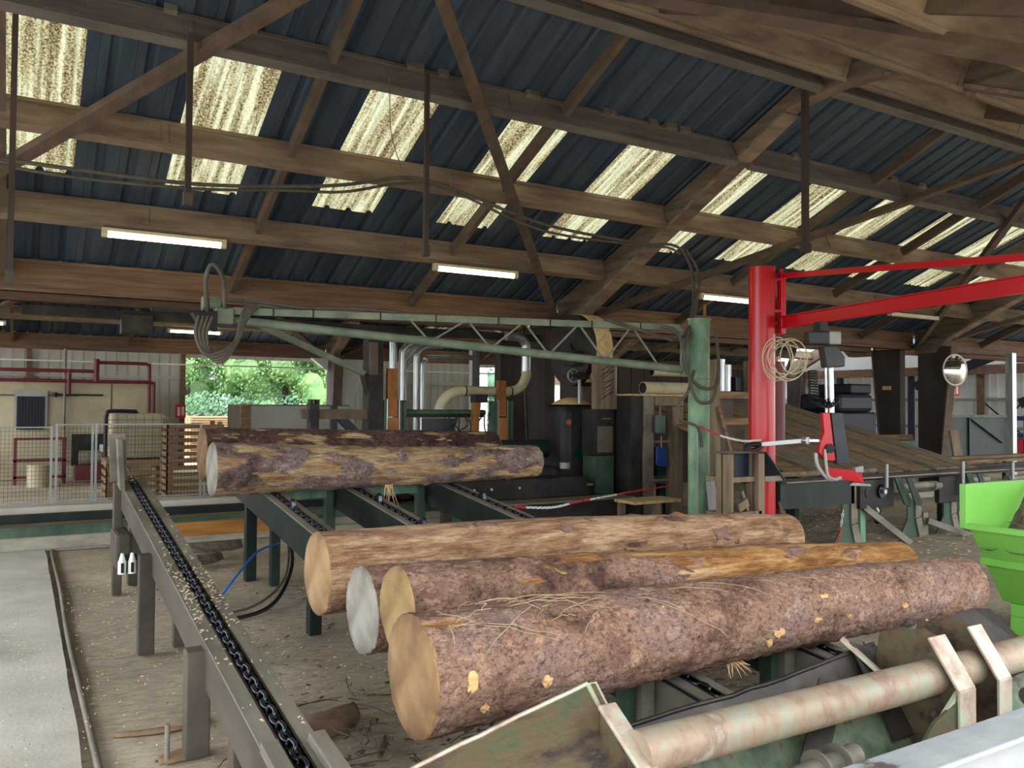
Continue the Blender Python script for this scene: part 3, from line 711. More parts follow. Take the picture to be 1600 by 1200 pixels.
# raised end plate, nose sheets, sprocket box and posts of the left conveyor
MB().prism([(9.15, 1.12), (9.75, 1.18), (9.78, 1.62), (9.50, 1.62)], 'x', 0.885, 0.93).build('end_post', 'steel_worn', c1)
MB().box(0.86, 0.95, 9.5, 9.62, 0.0, 1.2).build('leg', 'conv_side', c1, bevel=.01)
MB().bar((0.90, 9.45, 1.18), (0.90, 9.75, 1.66), 0.16, 0.03, (0, 1, 0)).build('stop_plate', 'steel_worn', c1)
MB().cyl((1.0, 9.9, 1.02), 0.16, 0.1, 'x', 20).build('sprocket', 'chain', c1)
MB().box(0.84, 0.99, 9.0, 9.6, 0.35, 0.7).build('gear_box', 'conv_side', c1, bevel=.03)
for s in (-1, 1):
    b = MB(); xa = 1.055 + s * .105; b.bar((xa, 1.9, zdeck(1.9) + .03), (xa, 3.62, zdeck(3.62) + .03), 0.075, 0.05); b.build('nose_rail', 'steel_worn', c1, bevel=.004)
MB().box(0.93, 1.02, 3.05, 3.3, 0.0, 0.36).build('foot_block', 'plank_z', c1, bevel=.01)
c2 = conveyor('shortest chain conveyor, ending behind the peeled tan log', 2.32, 6.95, 10.2, 0.11, 0.03, 0.30, 'green_dark', [(7.1, 2.24, .11, .3), (9.2, 2.45, .1, .25), (9.6, 2.28, .12, .1)], True, 'green_dark', (8.1,))
c3 = conveyor('middle chain conveyor with dark green sides', 3.24, 3.0, 10.2, 0.11, 0.03, 0.30, 'green_dark', [(3.7, 2.98, .10, .02), (3.9, 3.16, .1, .3), (6.4, 3.24, .1, .3), (9.3, 3.1, .11, .05), (8.6, 3.36, .1, .3)], True, 'green_mach', (8.15, 7.05))
c4 = conveyor('rightmost chain conveyor with dark green sides', 4.39, 3.0, 10.2, 0.11, 0.03, 0.30, 'green_dark', [(3.7, 4.14, .10, .02), (3.9, 4.36, .1, .3), (6.4, 4.39, .1, .3), (9.3, 4.24, .11, .05), (8.8, 4.5, .1, .3)], True, 'green_mach', (8.0, 6.85))
# mint green cross beam tying the conveyors
MB().box(2.4, 4.3, 9.25, 9.35, 0.93, 1.04).build('cross_beam', 'green_mint', c3, bevel=.006)
MB().box(2.3, 4.4, 6.35, 6.45, 0.42, 0.52).build('cross_beam', 'green_mint', c3, bevel=.006)
# end cheeks of the near ends
for cx_, root in ((3.24, c3), (4.39, c4)):
    b = MB(); b.prism([(2.95, .08), (3.9, .08), (3.9, zdeck(3.9) - .03), (2.95, zdeck(2.95) - .03)], 'x', cx_ - .14, cx_ - .115); b.build('cheek_plate', 'steel_worn', root)
    b = MB(); b.box(cx_ - .24, cx_ - .17, 3.62, 3.70, 0, zdeck(3.66) - .02); b.box(cx_ - .24, cx_ - .15, 3.60, 3.62, 0, zdeck(3.6) - .02); b.build('angle_post', 'steel_worn', root)
# white filter units and valve box on the left conveyor
fu = empty('air_filter_unit', 'pair of small white air filters hung on the left conveyor leg', 'filter')
for x in (0.80, 0.88):
    fb = MB().cyl((x, 8.0, 0.50), 0.034, 0.11, 'z', 14).build('filter_bowl', 'white', fu)
    MB().cyl((x, 8.0, 0.61), 0.03, 0.07, 'z', 14, 0.012).build('filter_cap', 'white', fb)
    MB().box(x - .012, x + .012, 7.96, 7.969, .515, .60).build('sight_glass', 'black', fb)
MB().box(0.77, 0.92, 8.03, 8.06, 0.5, 0.66).build('bracket', 'steel_dark', fu)
# hoses under the conveyors
def hose(name, label, cat, pts, r, m, k=6, parent=None):
    o = MB().tube(smooth_path(pts, k), r, 8).build(name, m, parent)
    if not parent: tag(o, label, cat)
    return o
hose('air_hose', 'bright blue air hose looping under the chain conveyors', 'hose', [(1.25, 8.2, .05), (1.6, 8.3, .06), (1.9, 8.5, .30), (2.15, 8.75, .46), (2.45, 9.0, .5)], 0.012, 'blue_hose')
hose('hydraulic_hose', 'black hose sagging to the floor beneath the conveyors', 'hose', [(1.3, 8.0, .03), (1.8, 7.9, .02), (2.2, 8.2, .06), (2.5, 8.7, .3), (2.6, 9.2, .55)], 0.02, 'black')
hose('hydraulic_hose', 'thin black hose running beside the bright blue one', 'hose', [(1.3, 8.3, .03), (1.9, 8.15, .03), (2.4, 8.6, .2), (2.62, 9.3, .6)], 0.013, 'cable')

# ================================================================== FOREGROUND STEEL TROUGH
tr = empty('log_trough', 'rusty steel log trough with round tube and bracket plates in the foreground', 'machine')
MB().tube([(2.06, 2.5, 0.668), (3.2, 2.5, 0.660), (4.9, 2.5, 0.652), (5.6, 2.5, .65)], 0.087, 28).build('round_tube', 'rust_tube', tr)
def strip(name, rim, low, m, th=0.012):
    """bent sheet between two polylines"""
    b = MB(); n = len(rim); vs = [*rim, *low]; off = Vector((0, 0.5, -0.5)).normalized() * th
    vs2 = [tuple(Vector(p) + off) for p in vs]
    fs = [(i, i + 1, n + i + 1, n + i) for i in range(n - 1)]
    fs2 = [tuple(2 * n + j for j in f[::-1]) for f in fs]
    edge = list(range(n)) + list(range(2 * n - 1, n - 1, -1))
    fe = [(edge[i], edge[(i + 1) % (2 * n)], 2 * n + edge[(i + 1) % (2 * n)], 2 * n + edge[i]) for i in range(2 * n)]
    b.add(vs + vs2, fs + fs2 + fe); return b.build(name, m, tr)
def wob(x, s): return 0.008 * noise.noise(Vector((x * 6, s, 0)))
# left kick plate, rising to the right
xs = [1.05 + 1.03 * i / 12 for i in range(13)]
strip('kick_plate', [(x, 2.85, 0.575 + 0.25 * ((x - 1.05) / 1.03) ** 0.85 + wob(x, 1)) for x in xs], [(x + .02, 2.58, 0.40 + 0.215 * ((x - 1.05) / 1.03) + wob(x, 2)) for x in xs], 'rust_green')
strip('kick_plate_lip', [(x + .02, 2.58, 0.395 + 0.215 * ((x - 1.05) / 1.03)) for x in xs], [(x + .02, 2.60, 0.02) for x in xs], 'dark_sheet')
# far wall of the trough with scalloped rim
def rimz(x):
    P = [(2.12, .585), (2.55, .612), (2.92, .622), (3.26, .641), (3.89, .706), (4.17, .725)]
    for (a, c), (d, e) in zip(P[:-1], P[1:]):
        if x <= d: return c + (e - c) * (x - a) / (d - a)
    return .725
xs = [2.12 + 1.9 * i / 16 for i in range(17)]
strip('trough_wall', [(x, 2.88, rimz(x) + wob(x, 5)) for x in xs], [(x, 2.60, 0.22) for x in xs], 'dark_sheet')
b = MB(); b.tube([(x, 2.88, rimz(x) + wob(x, 5)) for x in xs], 0.012, 8); b.build('rolled_rim', 'dark_sheet', tr)
strip('trough_liner', [(x, 2.74, 0.50) for x in xs + [5.4]], [(x, 2.54, 0.16) for x in xs + [5.4]], 'liner')
# scoops at the brackets
strip('scoop_plate', [(3.80, 2.86, .765), (3.95, 2.86, .715), (4.12, 2.87, .70), (4.30, 2.88, .745), (4.42, 2.88, .78), (4.5, 2.88, .765)], [(3.80, 2.6, .34), (3.95, 2.6, .34), (4.12, 2.6, .34), (4.30, 2.6, .34), (4.42, 2.6, .34), (4.5, 2.6, .34)], 'dark_sheet')
strip('scoop_plate', [(4.52, 2.88, .70), (4.75, 2.9, .765), (5.0, 2.9, .79), (5.18, 2.9, .765)], [(4.5, 2.62, .40), (4.75, 2.62, .45), (5.0, 2.62, .48), (5.3, 2.62, .48)], 'dark_sheet')
for i, (x0, x1) in enumerate(((4.52, 4.56), (3.78, 3.81))):
    b = MB(); b.bar((x0, 2.90, .775), (x0 + .1, 2.70, .60), 0.035, 0.02); b.build('scoop_edge', 'rust_edge', tr)
# bracket plates round the tube, with bright worn front flanges
def bracket(x, top, wd):
    pf = [(2.80, top - .05), (2.56, top + .02), (2.49, top), (2.335, 0.635), (2.335, 0.10), (2.9, 0.10)]
    bp_ = MB().prism(pf, 'x', x - .012, x + .012).build('bracket_plate', 'rust_green', tr)
    for (p, q) in (((2.49, top), (2.335, .637)), ((2.335, .64), (2.335, .12))):
        MB().bar((x, p[0], p[1]), (x, q[0], q[1]), wd, 0.016, (0, 1, 0) if p[0] == q[0] else (0, .8, .6)).build('bracket_flange', 'rust_edge', bp_, bevel=.004)
bracket(3.97, 0.86, 0.135); bracket(4.30, 0.87, 0.115)
MB().tube([(1.05 + 1.03 * i / 12, 2.852, 0.578 + 0.25 * (i / 12) ** 0.85 + wob(1.05 + 1.03 * i / 12, 1)) for i in range(13)], 0.009, 8).build('kick_plate_rim', 'rust_edge', tr)
gp_ = MB().prism([(3.3, .12), (3.95, .12), (3.95, .60), (3.72, .52)], 'y', 2.345, 2.36).build('gusset_plate', 'rust_green', tr)
MB().bar((3.30, 2.36, .14), (3.94, 2.36, .62), 0.03, 0.02, (0, 1, 0)).build('gusset_rib', 'rust_edge', gp_)
MB().prism([(2.88, .825), (2.82, .835), (2.62, .655), (2.56, .60), (2.45, .30), (2.45, .1), (2.9, .1)], 'x', 2.085, 2.10).build('bracket_plate', 'rust_green', tr)
MB().bar((2.095, 2.845, .83), (2.095, 2.62, .64), 0.05, 0.014, (0, .6, .8)).build('bracket_flange', 'rust_edge', tr)
MB().bar((2.10, 2.64, .66), (2.10, 2.40, .25), 0.07, 0.014, (0, .8, .5)).build('bracket_flange', 'rust_edge', tr)
MB().bar((2.05, 2.68, .80), (2.05, 2.42, .64), 0.085, 0.02, (0, .6, .8)).build('bracket_flange', 'rust_edge', tr, bevel=.005)
MB().bar((2.05, 2.42, .645), (2.05, 2.395, .15), 0.085, 0.02, (0, 1, 0)).build('bracket_flange', 'rust_edge', tr, bevel=.005)
MB().prism([(2.68, .79), (2.42, .63), (2.40, .1), (2.68, .1)], 'x', 2.02, 2.035).build('bracket_plate', 'rust_green', tr)
# trough bottom, lower roller and its collars
strip('trough_floor', [(x, 2.62, 0.24) for x in xs + [5.5]], [(x, 2.30, 0.14) for x in xs + [5.5]], 'rust_green')
MB().bar((2.75, 2.35, .14), (3.5, 2.75, .62), 0.12, 0.02, (0, -.6, .8)).build('inner_gusset', 'dark_sheet', tr)
lr_ = MB().tube([(2.5, 2.42, 0.40), (3.3, 2.46, 0.425)], 0.05, 18).build('lower_roller', 'steel_worn', tr)
for x in (3.02, 3.16): MB().tube([(x, 2.447, 0.417), (x + .012, 2.4475, 0.4175)], 0.085, 22).build('roller_collar', 'steel_worn', lr_)
MB().tube([(4.55, 2.35, 0.5), (5.6, 2.35, 0.5)], 0.05, 18).build('lower_roller', 'steel_worn', tr)
for x in (2.2, 4.6): MB().box(x, x + .12, 2.3, 2.85, 0, 0.14).build('trough_foot', 'steel_dark', tr)

# peeling white painted board box in the corner
wbx = empty('white_board_guard', 'white painted board guard with peeling paint in the lower right corner', 'guard')
MB().box(2.2, 4.4, 1.60, 1.70, 0.62, 0.85).build('front_board', 'white_paint', wbx, bevel=.008)
MB().box(2.2, 4.4, 1.56, 1.72, 0.852, 0.872).build('cap_board', 'white_paint', wbx, bevel=.006)
for x in (2.3, 3.3, 4.25): MB().box(x, x + .09, 1.62, 1.70, 0, 0.63).build('post', 'white_paint', wbx)
MB().box(2.2, 4.4, 1.61, 1.69, 0.30, 0.52).build('front_board', 'white_paint', wbx, bevel=.008)
MB().box(4.45, 4.55, 2.2, 2.3, .3, .58).build('corner_block', 'white_paint', wbx)
MB().box(4.3, 4.55, 1.62, 2.3, .3, .42).build('side_board', 'white_paint', wbx)

# ================================================================== LIME GREEN TIPPING SKIP
hp = empty('tipping_skip', 'lime green tipping skip full of bark beside the logs', 'skip')
th = 0.012
def quad(name, p, m='lime', t=(0, 0, 0)):
    v = [Vector(q) for q in p]; nrm = (v[1] - v[0]).cross(v[2] - v[0]).normalized() * th
    vs = v + [q + nrm for q in v]
    return MB().add(vs, [(0, 1, 2, 3), (7, 6, 5, 4), (0, 4, 5, 1), (1, 5, 6, 2), (2, 6, 7, 3), (3, 7, 4, 0)]).build(name, m, hp)
quad('side_wall', [(7.12, 2.7, 1.0), (7.12, 4.16, 1.0), (7.66, 4.16, 0.28), (7.66, 2.7, 0.28)])
quad('side_wall', [(9.1, 2.7, 1.0), (9.1, 4.16, 1.0), (8.6, 4.16, 0.28), (8.6, 2.7, 0.28)])
MB().add([(7.12, 4.16, 1.34), (9.1, 4.16, 1.34), (9.1, 4.16, 1.0), (8.6, 4.16, .28), (7.66, 4.16, .28), (7.12, 4.16, 1.0),
          (7.12, 4.172, 1.34), (9.1, 4.172, 1.34), (9.1, 4.172, 1.0), (8.6, 4.172, .28), (7.66, 4.172, .28), (7.12, 4.172, 1.0)],
         [(0, 1, 2, 3, 4, 5), (11, 10, 9, 8, 7, 6)] + [(i, (i + 1) % 6, 6 + (i + 1) % 6, 6 + i) for i in range(6)]).build('back_wall', 'lime', hp)
quad('bottom', [(7.66, 2.7, .28), (7.66, 4.16, .28), (8.6, 4.16, .28), (8.6, 2.7, .28)])
MB().box(7.085, 7.135, 2.7, 4.2, 0.955, 1.005).build('rim_lip', 'lime', hp, bevel=.004)
MB().box(7.075, 7.125, 4.155, 4.215, 0.96, 1.345).build('corner_flange', 'lime', hp, bevel=.004)
MB().box(7.12, 9.1, 4.172, 4.215, 1.30, 1.345).build('back_rim', 'lime', hp, bevel=.004)
MB().bar((7.36, 2.7, .66), (7.36, 4.18, .66), 0.06, 0.06).build('stiffener', 'lime', hp)
for y in (3.1, 3.98):
    MB().box(7.62, 8.7, y - .08, y + .1, 0.16, 0.27).build('fork_pocket', 'lime', hp, bevel=.005)
    MB().box(7.62, 7.72, y - .08, y + .1, 0.0, 0.16).build('foot', 'lime', hp)
    MB().box(8.6, 8.7, y - .08, y + .1, 0.0, 0.16).build('foot', 'lime', hp)
# bark heap in the skip
bh = MB(); N = 26; rnd = random.Random(9); vs = []
for j in range(N + 1):
    for i in range(N + 1):
        x = 7.25 + 1.7 * i / N; y = 2.72 + 1.43 * j / N
        z = 0.78 + 0.50 * min(1, max(0, (x - 7.55) / 0.55)) + 0.05 * noise.noise(Vector((x * 9, y * 9, 2)))
        vs.append((x, y, z))
bh.add(vs, [(j * (N + 1) + i, j * (N + 1) + i + 1, (j + 1) * (N + 1) + i + 1, (j + 1) * (N + 1) + i) for j in range(N) for i in range(N)])
for i in range(420):
    x = rnd.uniform(7.5, 8.9); y = rnd.uniform(2.75, 4.1); z = 0.78 + 0.50 * min(1, max(0, (x - 7.55) / 0.55)) + rnd.uniform(0, .06)
    d = Vector((rnd.uniform(-1, 1), rnd.uniform(-1, 1), rnd.uniform(-.4, .6))).normalized() * rnd.uniform(.05, .16)
    bh.bar((x, y, z), Vector((x, y, z)) + d, rnd.uniform(.01, .03), .006)
tag(bh.build('bark_waste', 'debris'), 'heap of shredded grey bark filling the lime green skip', 'bark waste', kind='stuff')

# ================================================================== ROLLER TABLE AND PLANK DECK ON THE RIGHT
rtab = empty('roller_table', 'long dark green roller table with splayed legs on the right', 'table')
MB().box(8.98, 10.55, 7.86, 7.92, 0.60, 0.97).build('side_beam', 'green_dark', rtab)
MB().box(10.6, 11.4, 7.80, 7.88, 0.52, 0.94).build('bearing_plate', 'steel_dark', rtab, bevel=.01)
MB().box(12.55, 13.2, 7.80, 7.88, 0.50, 0.92).build('bearing_plate', 'steel_dark', rtab, bevel=.01)
for (a, c) in ((8.98, 17.5),):
    MB().box(a, c, 7.95, 8.03, 0.90, 1.0).build('top_rail', 'steel_dark', rtab)
    MB().box(a, c, 8.5, 8.58, 0.90, 1.0).build('top_rail', 'steel_dark', rtab)
    MB().box(a, c, 7.75, 7.84, 0.965, 0.985).build('top_flange', 'steel_worn', rtab)
MB().cyl((10.78, 7.79, .75), 0.085, 0.02, 'y', 6).build('hub_plate', 'steel_dark', rtab)
be_ = MB().cyl((11.08, 7.76, .76), 0.10, 0.05, 'y', 20).build('bearing', 'chain', rtab)
MB().cyl((11.08, 7.72, .76), 0.035, 0.06, 'y', 12).build('shaft_end', 'galv', be_)
for (a, c, z, r) in ((11.62, 12.45, .80, .055), (12.45, 12.62, .78, .075), (13.35, 14.0, .83, .06), (14.6, 15.6, .80, .06)):
    MB().cyl((a, 7.86, z), r, c - a, 'x', 18).build('roller', 'steel_worn', rtab)
MB().box(11.5, 12.4, 7.8, 7.95, 0.61, 0.70).build('roller_beam', 'steel_worn', rtab)
for (x, zt) in ((11.10, 1.17), (13.06, 1.15), (14.52, 1.10)):
    MB().cyl((x, 7.72, 0.62 if x > 12 else .82), 0.028, zt - (0.62 if x > 12 else .82), 'z', 12).build('stop_pin', 'galv_dull', rtab)
for x in (11.5, 13.35):
    b = MB(); b.prism([(x - .22, .95), (x - .1, .97), (x + .2, .58), (x + .18, .5), (x + .02, .55)], 'y', 7.70, 7.73); b.build('side_wing', 'green_mach', rtab)
    b = MB(); b.prism([(x - .12, .96), (x - .02, .97), (x + .26, .6), (x + .24, .52), (x + .1, .56)], 'y', 7.58, 7.60); b.build('side_wing', 'green_dark', rtab)
def splay_leg(x, y, top, wide=True):
    b = MB(); b.prism([(x - .12, top), (x + .08, top), (x + .10, .3), (x + .2, .0), (x - .34, 0), (x - .14, .28)], 'y', y - .01, y + .01); b.build('leg', 'green_mach', rtab)
    b = MB(); b.bar((x + .10, y - .02, top), (x + .10, y - .02, 0.3), .04, .14); b.bar((x + .10, y - .02, .3), (x + .2, y - .02, 0), .04, .14); b.build('leg_flange', 'steel_worn', rtab)
    MB().box(x + .26, x + .38, y - .02, y + .06, 0, top - .3).build('leg', 'green_mint' if wide else 'steel_worn', rtab)
    MB().bar((x + .3, y - .05, top - .42), (x + .95, y - .35, 0.0), 0.09, 0.09).build('leg_brace', 'steel_worn', rtab)
splay_leg(10.45, 7.9, .96); splay_leg(12.0, 7.9, .66, False); splay_leg(12.95, 7.9, .62, False); splay_leg(15.5, 7.9, .66, False)
for x in (9.2, 9.9, 14.2, 16.8): MB().box(x, x + .1, 8.5, 8.6, 0, .92).build('leg', 'green_dark', rtab)
ob = MB().box(9.95, 10.25, 8.7, 9.0, 0.0, .34).build('timber_offcut', 'orange', None, bevel=.01); tag(ob, 'squat orange timber block on the floor under the roller table', 'block')
cy = empty('hydraulic_cylinder', 'shiny hydraulic cylinder slanting below the roller table', 'cylinder')
MB().tube([(11.8, 8.6, .62), (12.1, 8.6, .26)], .07, 16).build('barrel', 'galv', cy)
MB().tube([(12.08, 8.6, .29), (12.18, 8.6, .15)], .085, 16).build('end_cap', 'black', cy)

deck = empty('plank_deck', 'inclined wooden plank deck rising behind the roller table', 'deck')
x = 9.75; i = 0; rnd = random.Random(5)
def zd(y): return 1.0 + 0.26 * (y - 8.2)
while x < 13.9:
    wd = rnd.uniform(.34, .46); dz = rnd.uniform(-.012, .012)
    MB().bar((x + wd / 2, 8.15 + rnd.uniform(-.08, .05), zd(8.15) + dz), (x + wd / 2, 12.3 + rnd.uniform(-.1, .1), zd(12.3) + dz), wd - .06, .05).build('plank', 'plank' if i % 3 else 'pallet', deck)
    x += wd; i += 1
for y in (8.4, 10.2, 12.0):
    MB().box(9.75, 13.9, y, y + .1, zd(y) - .16, zd(y) - .05).build('bearer', 'green_dark', deck)
    for xx in (9.9, 13.6): MB().box(xx, xx + .1, y, y + .1, 0, zd(y) - .16).build('leg', 'green_dark', deck)
# loose boards on the far table
rnd = random.Random(11)
for i, (x0, x1, y, z, lb) in enumerate([(13.9, 18.5, 8.7, 1.02, 'long rough board lying along the roller table, nearest the plank deck'), (13.9, 19.0, 9.4, 1.02, 'dark rough board lying behind the other on the roller table'), (10.0, 11.9, 8.05, 1.01, 'slim debarked pole lying on the roller table edge')]):
    if i < 2: o = MB().box(x0, x1, y - .12, y + .12, z, z + .05).build('loose_board', 'pallet', None, bevel=.005)
    else: o = MB().tube([(8.99, 8.16, 1.045), (10.2, 8.1, 1.045), (11.35, 8.1, 1.045)], .042, 12).build('loose_pole', 'plank')
    tag(o, lb, 'board' if i < 2 else 'pole')

# ================================================================== RED JIB CRANE
cr = empty('jib_crane', 'bright red jib crane with round column and long arm', 'crane')
RX, RY = 8.49, 7.74
rc_ = MB().cyl((RX, RY, 0.02), 0.172, 3.83, 'z', 40).build('column', 'red', cr)
MB().cyl((RX, RY, 3.85), 0.178, 0.015, 'z', 40).build('column_cap', 'red', rc_)
MB().cyl((RX, RY, 0.0), 0.30, 0.02, 'z', 40).build('base_plate', 'red', cr)
dirv = Vector((7.816 - 8.727, 4.041 - 7.574, 0)).normalized(); side = Vector((dirv.y, -dirv.x, 0))
hb = Vector((8.70, 7.60, 0))
for z0 in (3.70, 3.28): MB().bar(Vector((RX + .1, RY - .08, z0)), hb + Vector((.02, -.02, z0)), 0.14, 0.03).build('hinge_lug', 'red', cr)
hq_ = MB().box(8.665, 8.745, 7.555, 7.64, 2.98, 3.80).build('hinge_post', 'red', cr, bevel=.005)
MB().cyl((8.705, 7.60, 3.80), .03, .05, 'z', 12).build('hinge_pin', 'red', hq_)
a0 = hb + Vector((0, 0, 3.13)); a1 = a0 + dirv * 5.4
b = MB(); b.bar(a0, a1, 0.012, 0.15); b.bar(a0 + Vector((0, 0, .075)), a1 + Vector((0, 0, .075)), 0.085, 0.012); b.bar(a0 - Vector((0, 0, .075)), a1 - Vector((0, 0, .075)), 0.085, 0.012); b.build('arm_beam', 'red', cr)
t0 = hb + Vector((0, 0, 3.76)); t1 = hb + dirv * 5.0 + Vector((0, 0, 3.24))
MB().bar(t0, t1, 0.03, 0.07).build('tie_rod', 'red', cr)
MB().box(8.655, 8.66, 7.60, 7.66, 2.62, 2.68).build('sticker', 'white', rc_)
# second, darker red crane posts behind
for (x, y, lb) in ((11.0, 9.75, 'dark red steel post behind the bright red crane column'), (10.45, 9.7, 'short bright red post in the gap beside the crane column')):
    r = .17 if x > 10.9 else .11
    o = MB().cyl((x, y, 0), r, 2.78 if x > 10.9 else 2.1, 'z', 24).build('steel_post', 'red_dark' if x > 10.9 else 'red'); tag(o, lb, 'post')

# hoist and gripper hanging from the arm
ho = empty('electric_hoist', 'grey electric hoist hanging under the red crane arm', 'hoist')
hc = Vector((8.42, 6.72, 0))
MB().box(8.36, 8.50, 6.70, 6.80, 2.93, 3.05).build('trolley', 'black', ho)
def hbx(name, m, dx0, dx1, z0, z1, w=.2, bev=.02):
    c = r0; p = Vector((hc.x, hc.y, (z0 + z1) / 2)) + c * dx0; q = Vector((hc.x, hc.y, (z0 + z1) / 2)) + c * dx1
    return MB().bar(p, q, w, z1 - z0).build(name, m, ho, bevel=bev)
hbx('motor_box', 'charcoal', -.20, .05, 2.77, 2.93); hbx('motor_cover', 'grey_case', .05, .20, 2.77, 2.93)
pr_ = MB(); c = r0; P = Vector((hc.x, hc.y, 0))
def q_(dx, z, dy): return P + c * dx + f0 * dy + Vector((0, 0, z))
pv = [(-.02, 2.75), (.14, 2.75), (.24, 2.62), (.24, 2.50), (.02, 2.49)]
vs = [q_(u, v, -.1) for u, v in pv] + [q_(u, v, .1) for u, v in pv]
pr_.add(vs, [(0, 1, 2, 3, 4), (9, 8, 7, 6, 5)] + [(i, (i + 1) % 5, 5 + (i + 1) % 5, 5 + i) for i in range(5)]); pr_.build('chain_bucket', 'charcoal', ho, bevel=.012)
MB().tube([q_(.12, 2.5, .05), q_(.13, 1.9, .05)], .035, 16).build('lift_cylinder', 'galv', ho)
MB().tube([q_(.06, 2.5, .05), q_(.07, 1.9, .05)], .018, 12).build('guide_rod', 'galv', ho)
# coiled air lines
ch = MB(); rnd = random.Random(2)
for i in range(7):
    cxx, cz, rx_, rz_ = -.50 + rnd.uniform(-.10, .14), 2.56 + rnd.uniform(-.03, .06), rnd.uniform(.16, .22), rnd.uniform(.20, .27)
    ch.tube([q_(cxx + rx_ * math.cos(2 * math.pi * k / 28), cz + rz_ * math.sin(2 * math.pi * k / 28), rnd.uniform(-.005, .005) + .02 * i - .06) for k in range(28)], .0075, 6, False, True)
tag(ch.build('air_line_coil', 'hose_beige'), 'loose beige air hose coils hanging beside the red crane column', 'hose', kind='stuff')
sp = []; n = 230
for i in range(n + 1):
    t = i / n
    if t < .55: bx_, bz_ = -.12 + .03 * t, 2.45 - .62 * t
    else:
        u = (t - .55) / .45; bx_, bz_ = -.10 + .24 * u, 2.11 - .09 * math.sin(u * math.pi * .8) + .04 * u
    a = t * 2 * math.pi * 19; R = .055
    sp.append(q_(bx_ + R * math.cos(a), bz_ + (R * .8 * math.sin(a) if t > .55 else .012 * math.sin(a)), R * math.sin(a)))
so = MB().tube(sp, .009, 6).build('coiled_hose', 'black'); tag(so, 'black coiled air hose hanging under the grey hoist', 'hose')
gr = empty('lifting_gripper', 'red and charcoal lifting gripper with handle hanging from the hoist', 'gripper')
def plate(name, m, pts, y0, y1, bev=.006):
    n = len(pts); vs = [q_(u, v, y0) for u, v in pts] + [q_(u, v, y1) for u, v in pts]
    return MB().add(vs, [tuple(range(n)), tuple(range(2 * n - 1, n - 1, -1))] + [(i, (i + 1) % n, n + (i + 1) % n, n + i) for i in range(n)]).build(name, m, gr, bevel=bev)
plate('frame', 'red', [(-.02, 1.94), (.07, 1.94), (.12, 1.5), (.14, 1.36), (.02, 1.36), (-.06, 1.45), (-.05, 1.56), (.0, 1.70)], -.06, .04)
plate('cover_plate', 'charcoal', [(.08, 1.94), (.22, 1.94), (.30, 1.33), (.15, 1.32)], -.075, .05)
MB().tube([q_(.06, 1.51, -.065), q_(.06, 1.51, -.10)], .055, 20).build('pivot_knob', 'black', gr)
plate('clamp_foot', 'red', [(.03, 1.28), (.38, 1.24), (.46, 1.12), (.40, 1.10), (.05, 1.16)], -.05, .05)
plate('clamp_jaw', 'galv', [(.34, 1.10), (.56, 1.08), (.56, 1.05), (.30, 1.06)], -.06, .05)
plate('clamp_post', 'red', [(.40, 1.24), (.46, 1.26), (.49, 1.09), (.40, 1.09)], -.03, .03)
plate('clamp_block', 'grey_case', [(.38, 1.28), (.48, 1.30), (.48, 1.22), (.38, 1.22)], -.05, .04)
b = MB(); b.tube(smooth_path([q_(-.10, 1.45, -.05), q_(-.09, 1.32, -.06), q_(-.02, 1.20, -.07), q_(.08, 1.13, -.07), q_(.2, 1.16, -.06)], 6), .022, 10); b.build('guard_hoop', 'clear_hose', gr)
b = MB(); b.tube(smooth_path([q_(.0, 1.50, -.08), q_(.01, 1.3, -.09), q_(.04, 1.17, -.09), q_(.15, 1.13, -.08)], 6), .018, 10); b.build('guard_hoop', 'clear_hose', gr)
hp0, hp1, hp2 = q_(-.04, 1.60, 0), q_(-.20, 1.60, 0), Vector((8.10, 7.40, 1.53))
MB().bar(hp0, hp1, .03, .03).build('handle_bar', 'galv', gr); MB().bar(hp1, hp2, .045, .05).build('handle_bar', 'white', gr)
MB().tube([hp1 + Vector((0, -.03, 0)), hp1 + Vector((0, .04, 0))], .045, 14).build('handle_joint', 'galv', gr)
b = MB(); b.tube(smooth_path([hp2 + Vector((.05, 0, .01)), hp2 + Vector((-.05, 0, -.05)), hp2 + Vector((-.19, .0, -.08)), hp2 + Vector((-.26, .02, -.04)), hp2 + Vector((-.15, .02, .0)), hp2], 5), .032, 10); b.build('grip', 'black', gr)

# ================================================================== GREEN SWING BOOM
bo = empty('swing_boom', 'weathered green boom column with long lattice arm carrying hoses', 'boom')
GX, GY = 8.13, 8.55
gc_ = MB().cyl((GX, GY, 0.0), 0.148, 3.2, 'z', 32).build('column', 'green_col', bo)
MB().cyl((GX, GY, 3.2), 0.165, 0.03, 'z', 32).build('column_cap', 'green_col', gc_)
MB().cyl((GX + .06, GY - .05, 3.23), 0.02, 0.2, 'z', 10).build('pivot_pin', 'orange', bo)
MB().cyl((GX, GY, 2.38), 0.152, 0.012, 'z', 32).build('clamp_band', 'steel_worn', gc_)
bL, bR = Vector((2.20, 10.30, 3.12)), Vector((7.86, 8.66, 3.10)); bd = (bR - bL).normalized()
tc_ = MB().bar(bL, bR, .075, .085).build('top_chord', 'boom', bo)
lL, lR = Vector((2.02, 10.38, 3.03)), Vector((7.90, 8.65, 2.52))
MB().tube([lL, lR], .055, 16).build('lower_chord', 'boom', bo)
MB().bar((7.95, 8.63, 2.45), (7.95, 8.63, 3.0), .1, .1).build('hinge_post', 'boom', bo); MB().bar((7.95, 8.63, 3.0), (7.75, 8.69, 3.10), .1, .1).build('hinge_knee', 'boom', bo)
for z in (2.5, 3.05): MB().box(7.95, 8.13, 8.50, 8.66, z - .015, z + .015).build('hinge_lug', 'boom', bo)
k = 0; prev = bL.lerp(bR, .36)
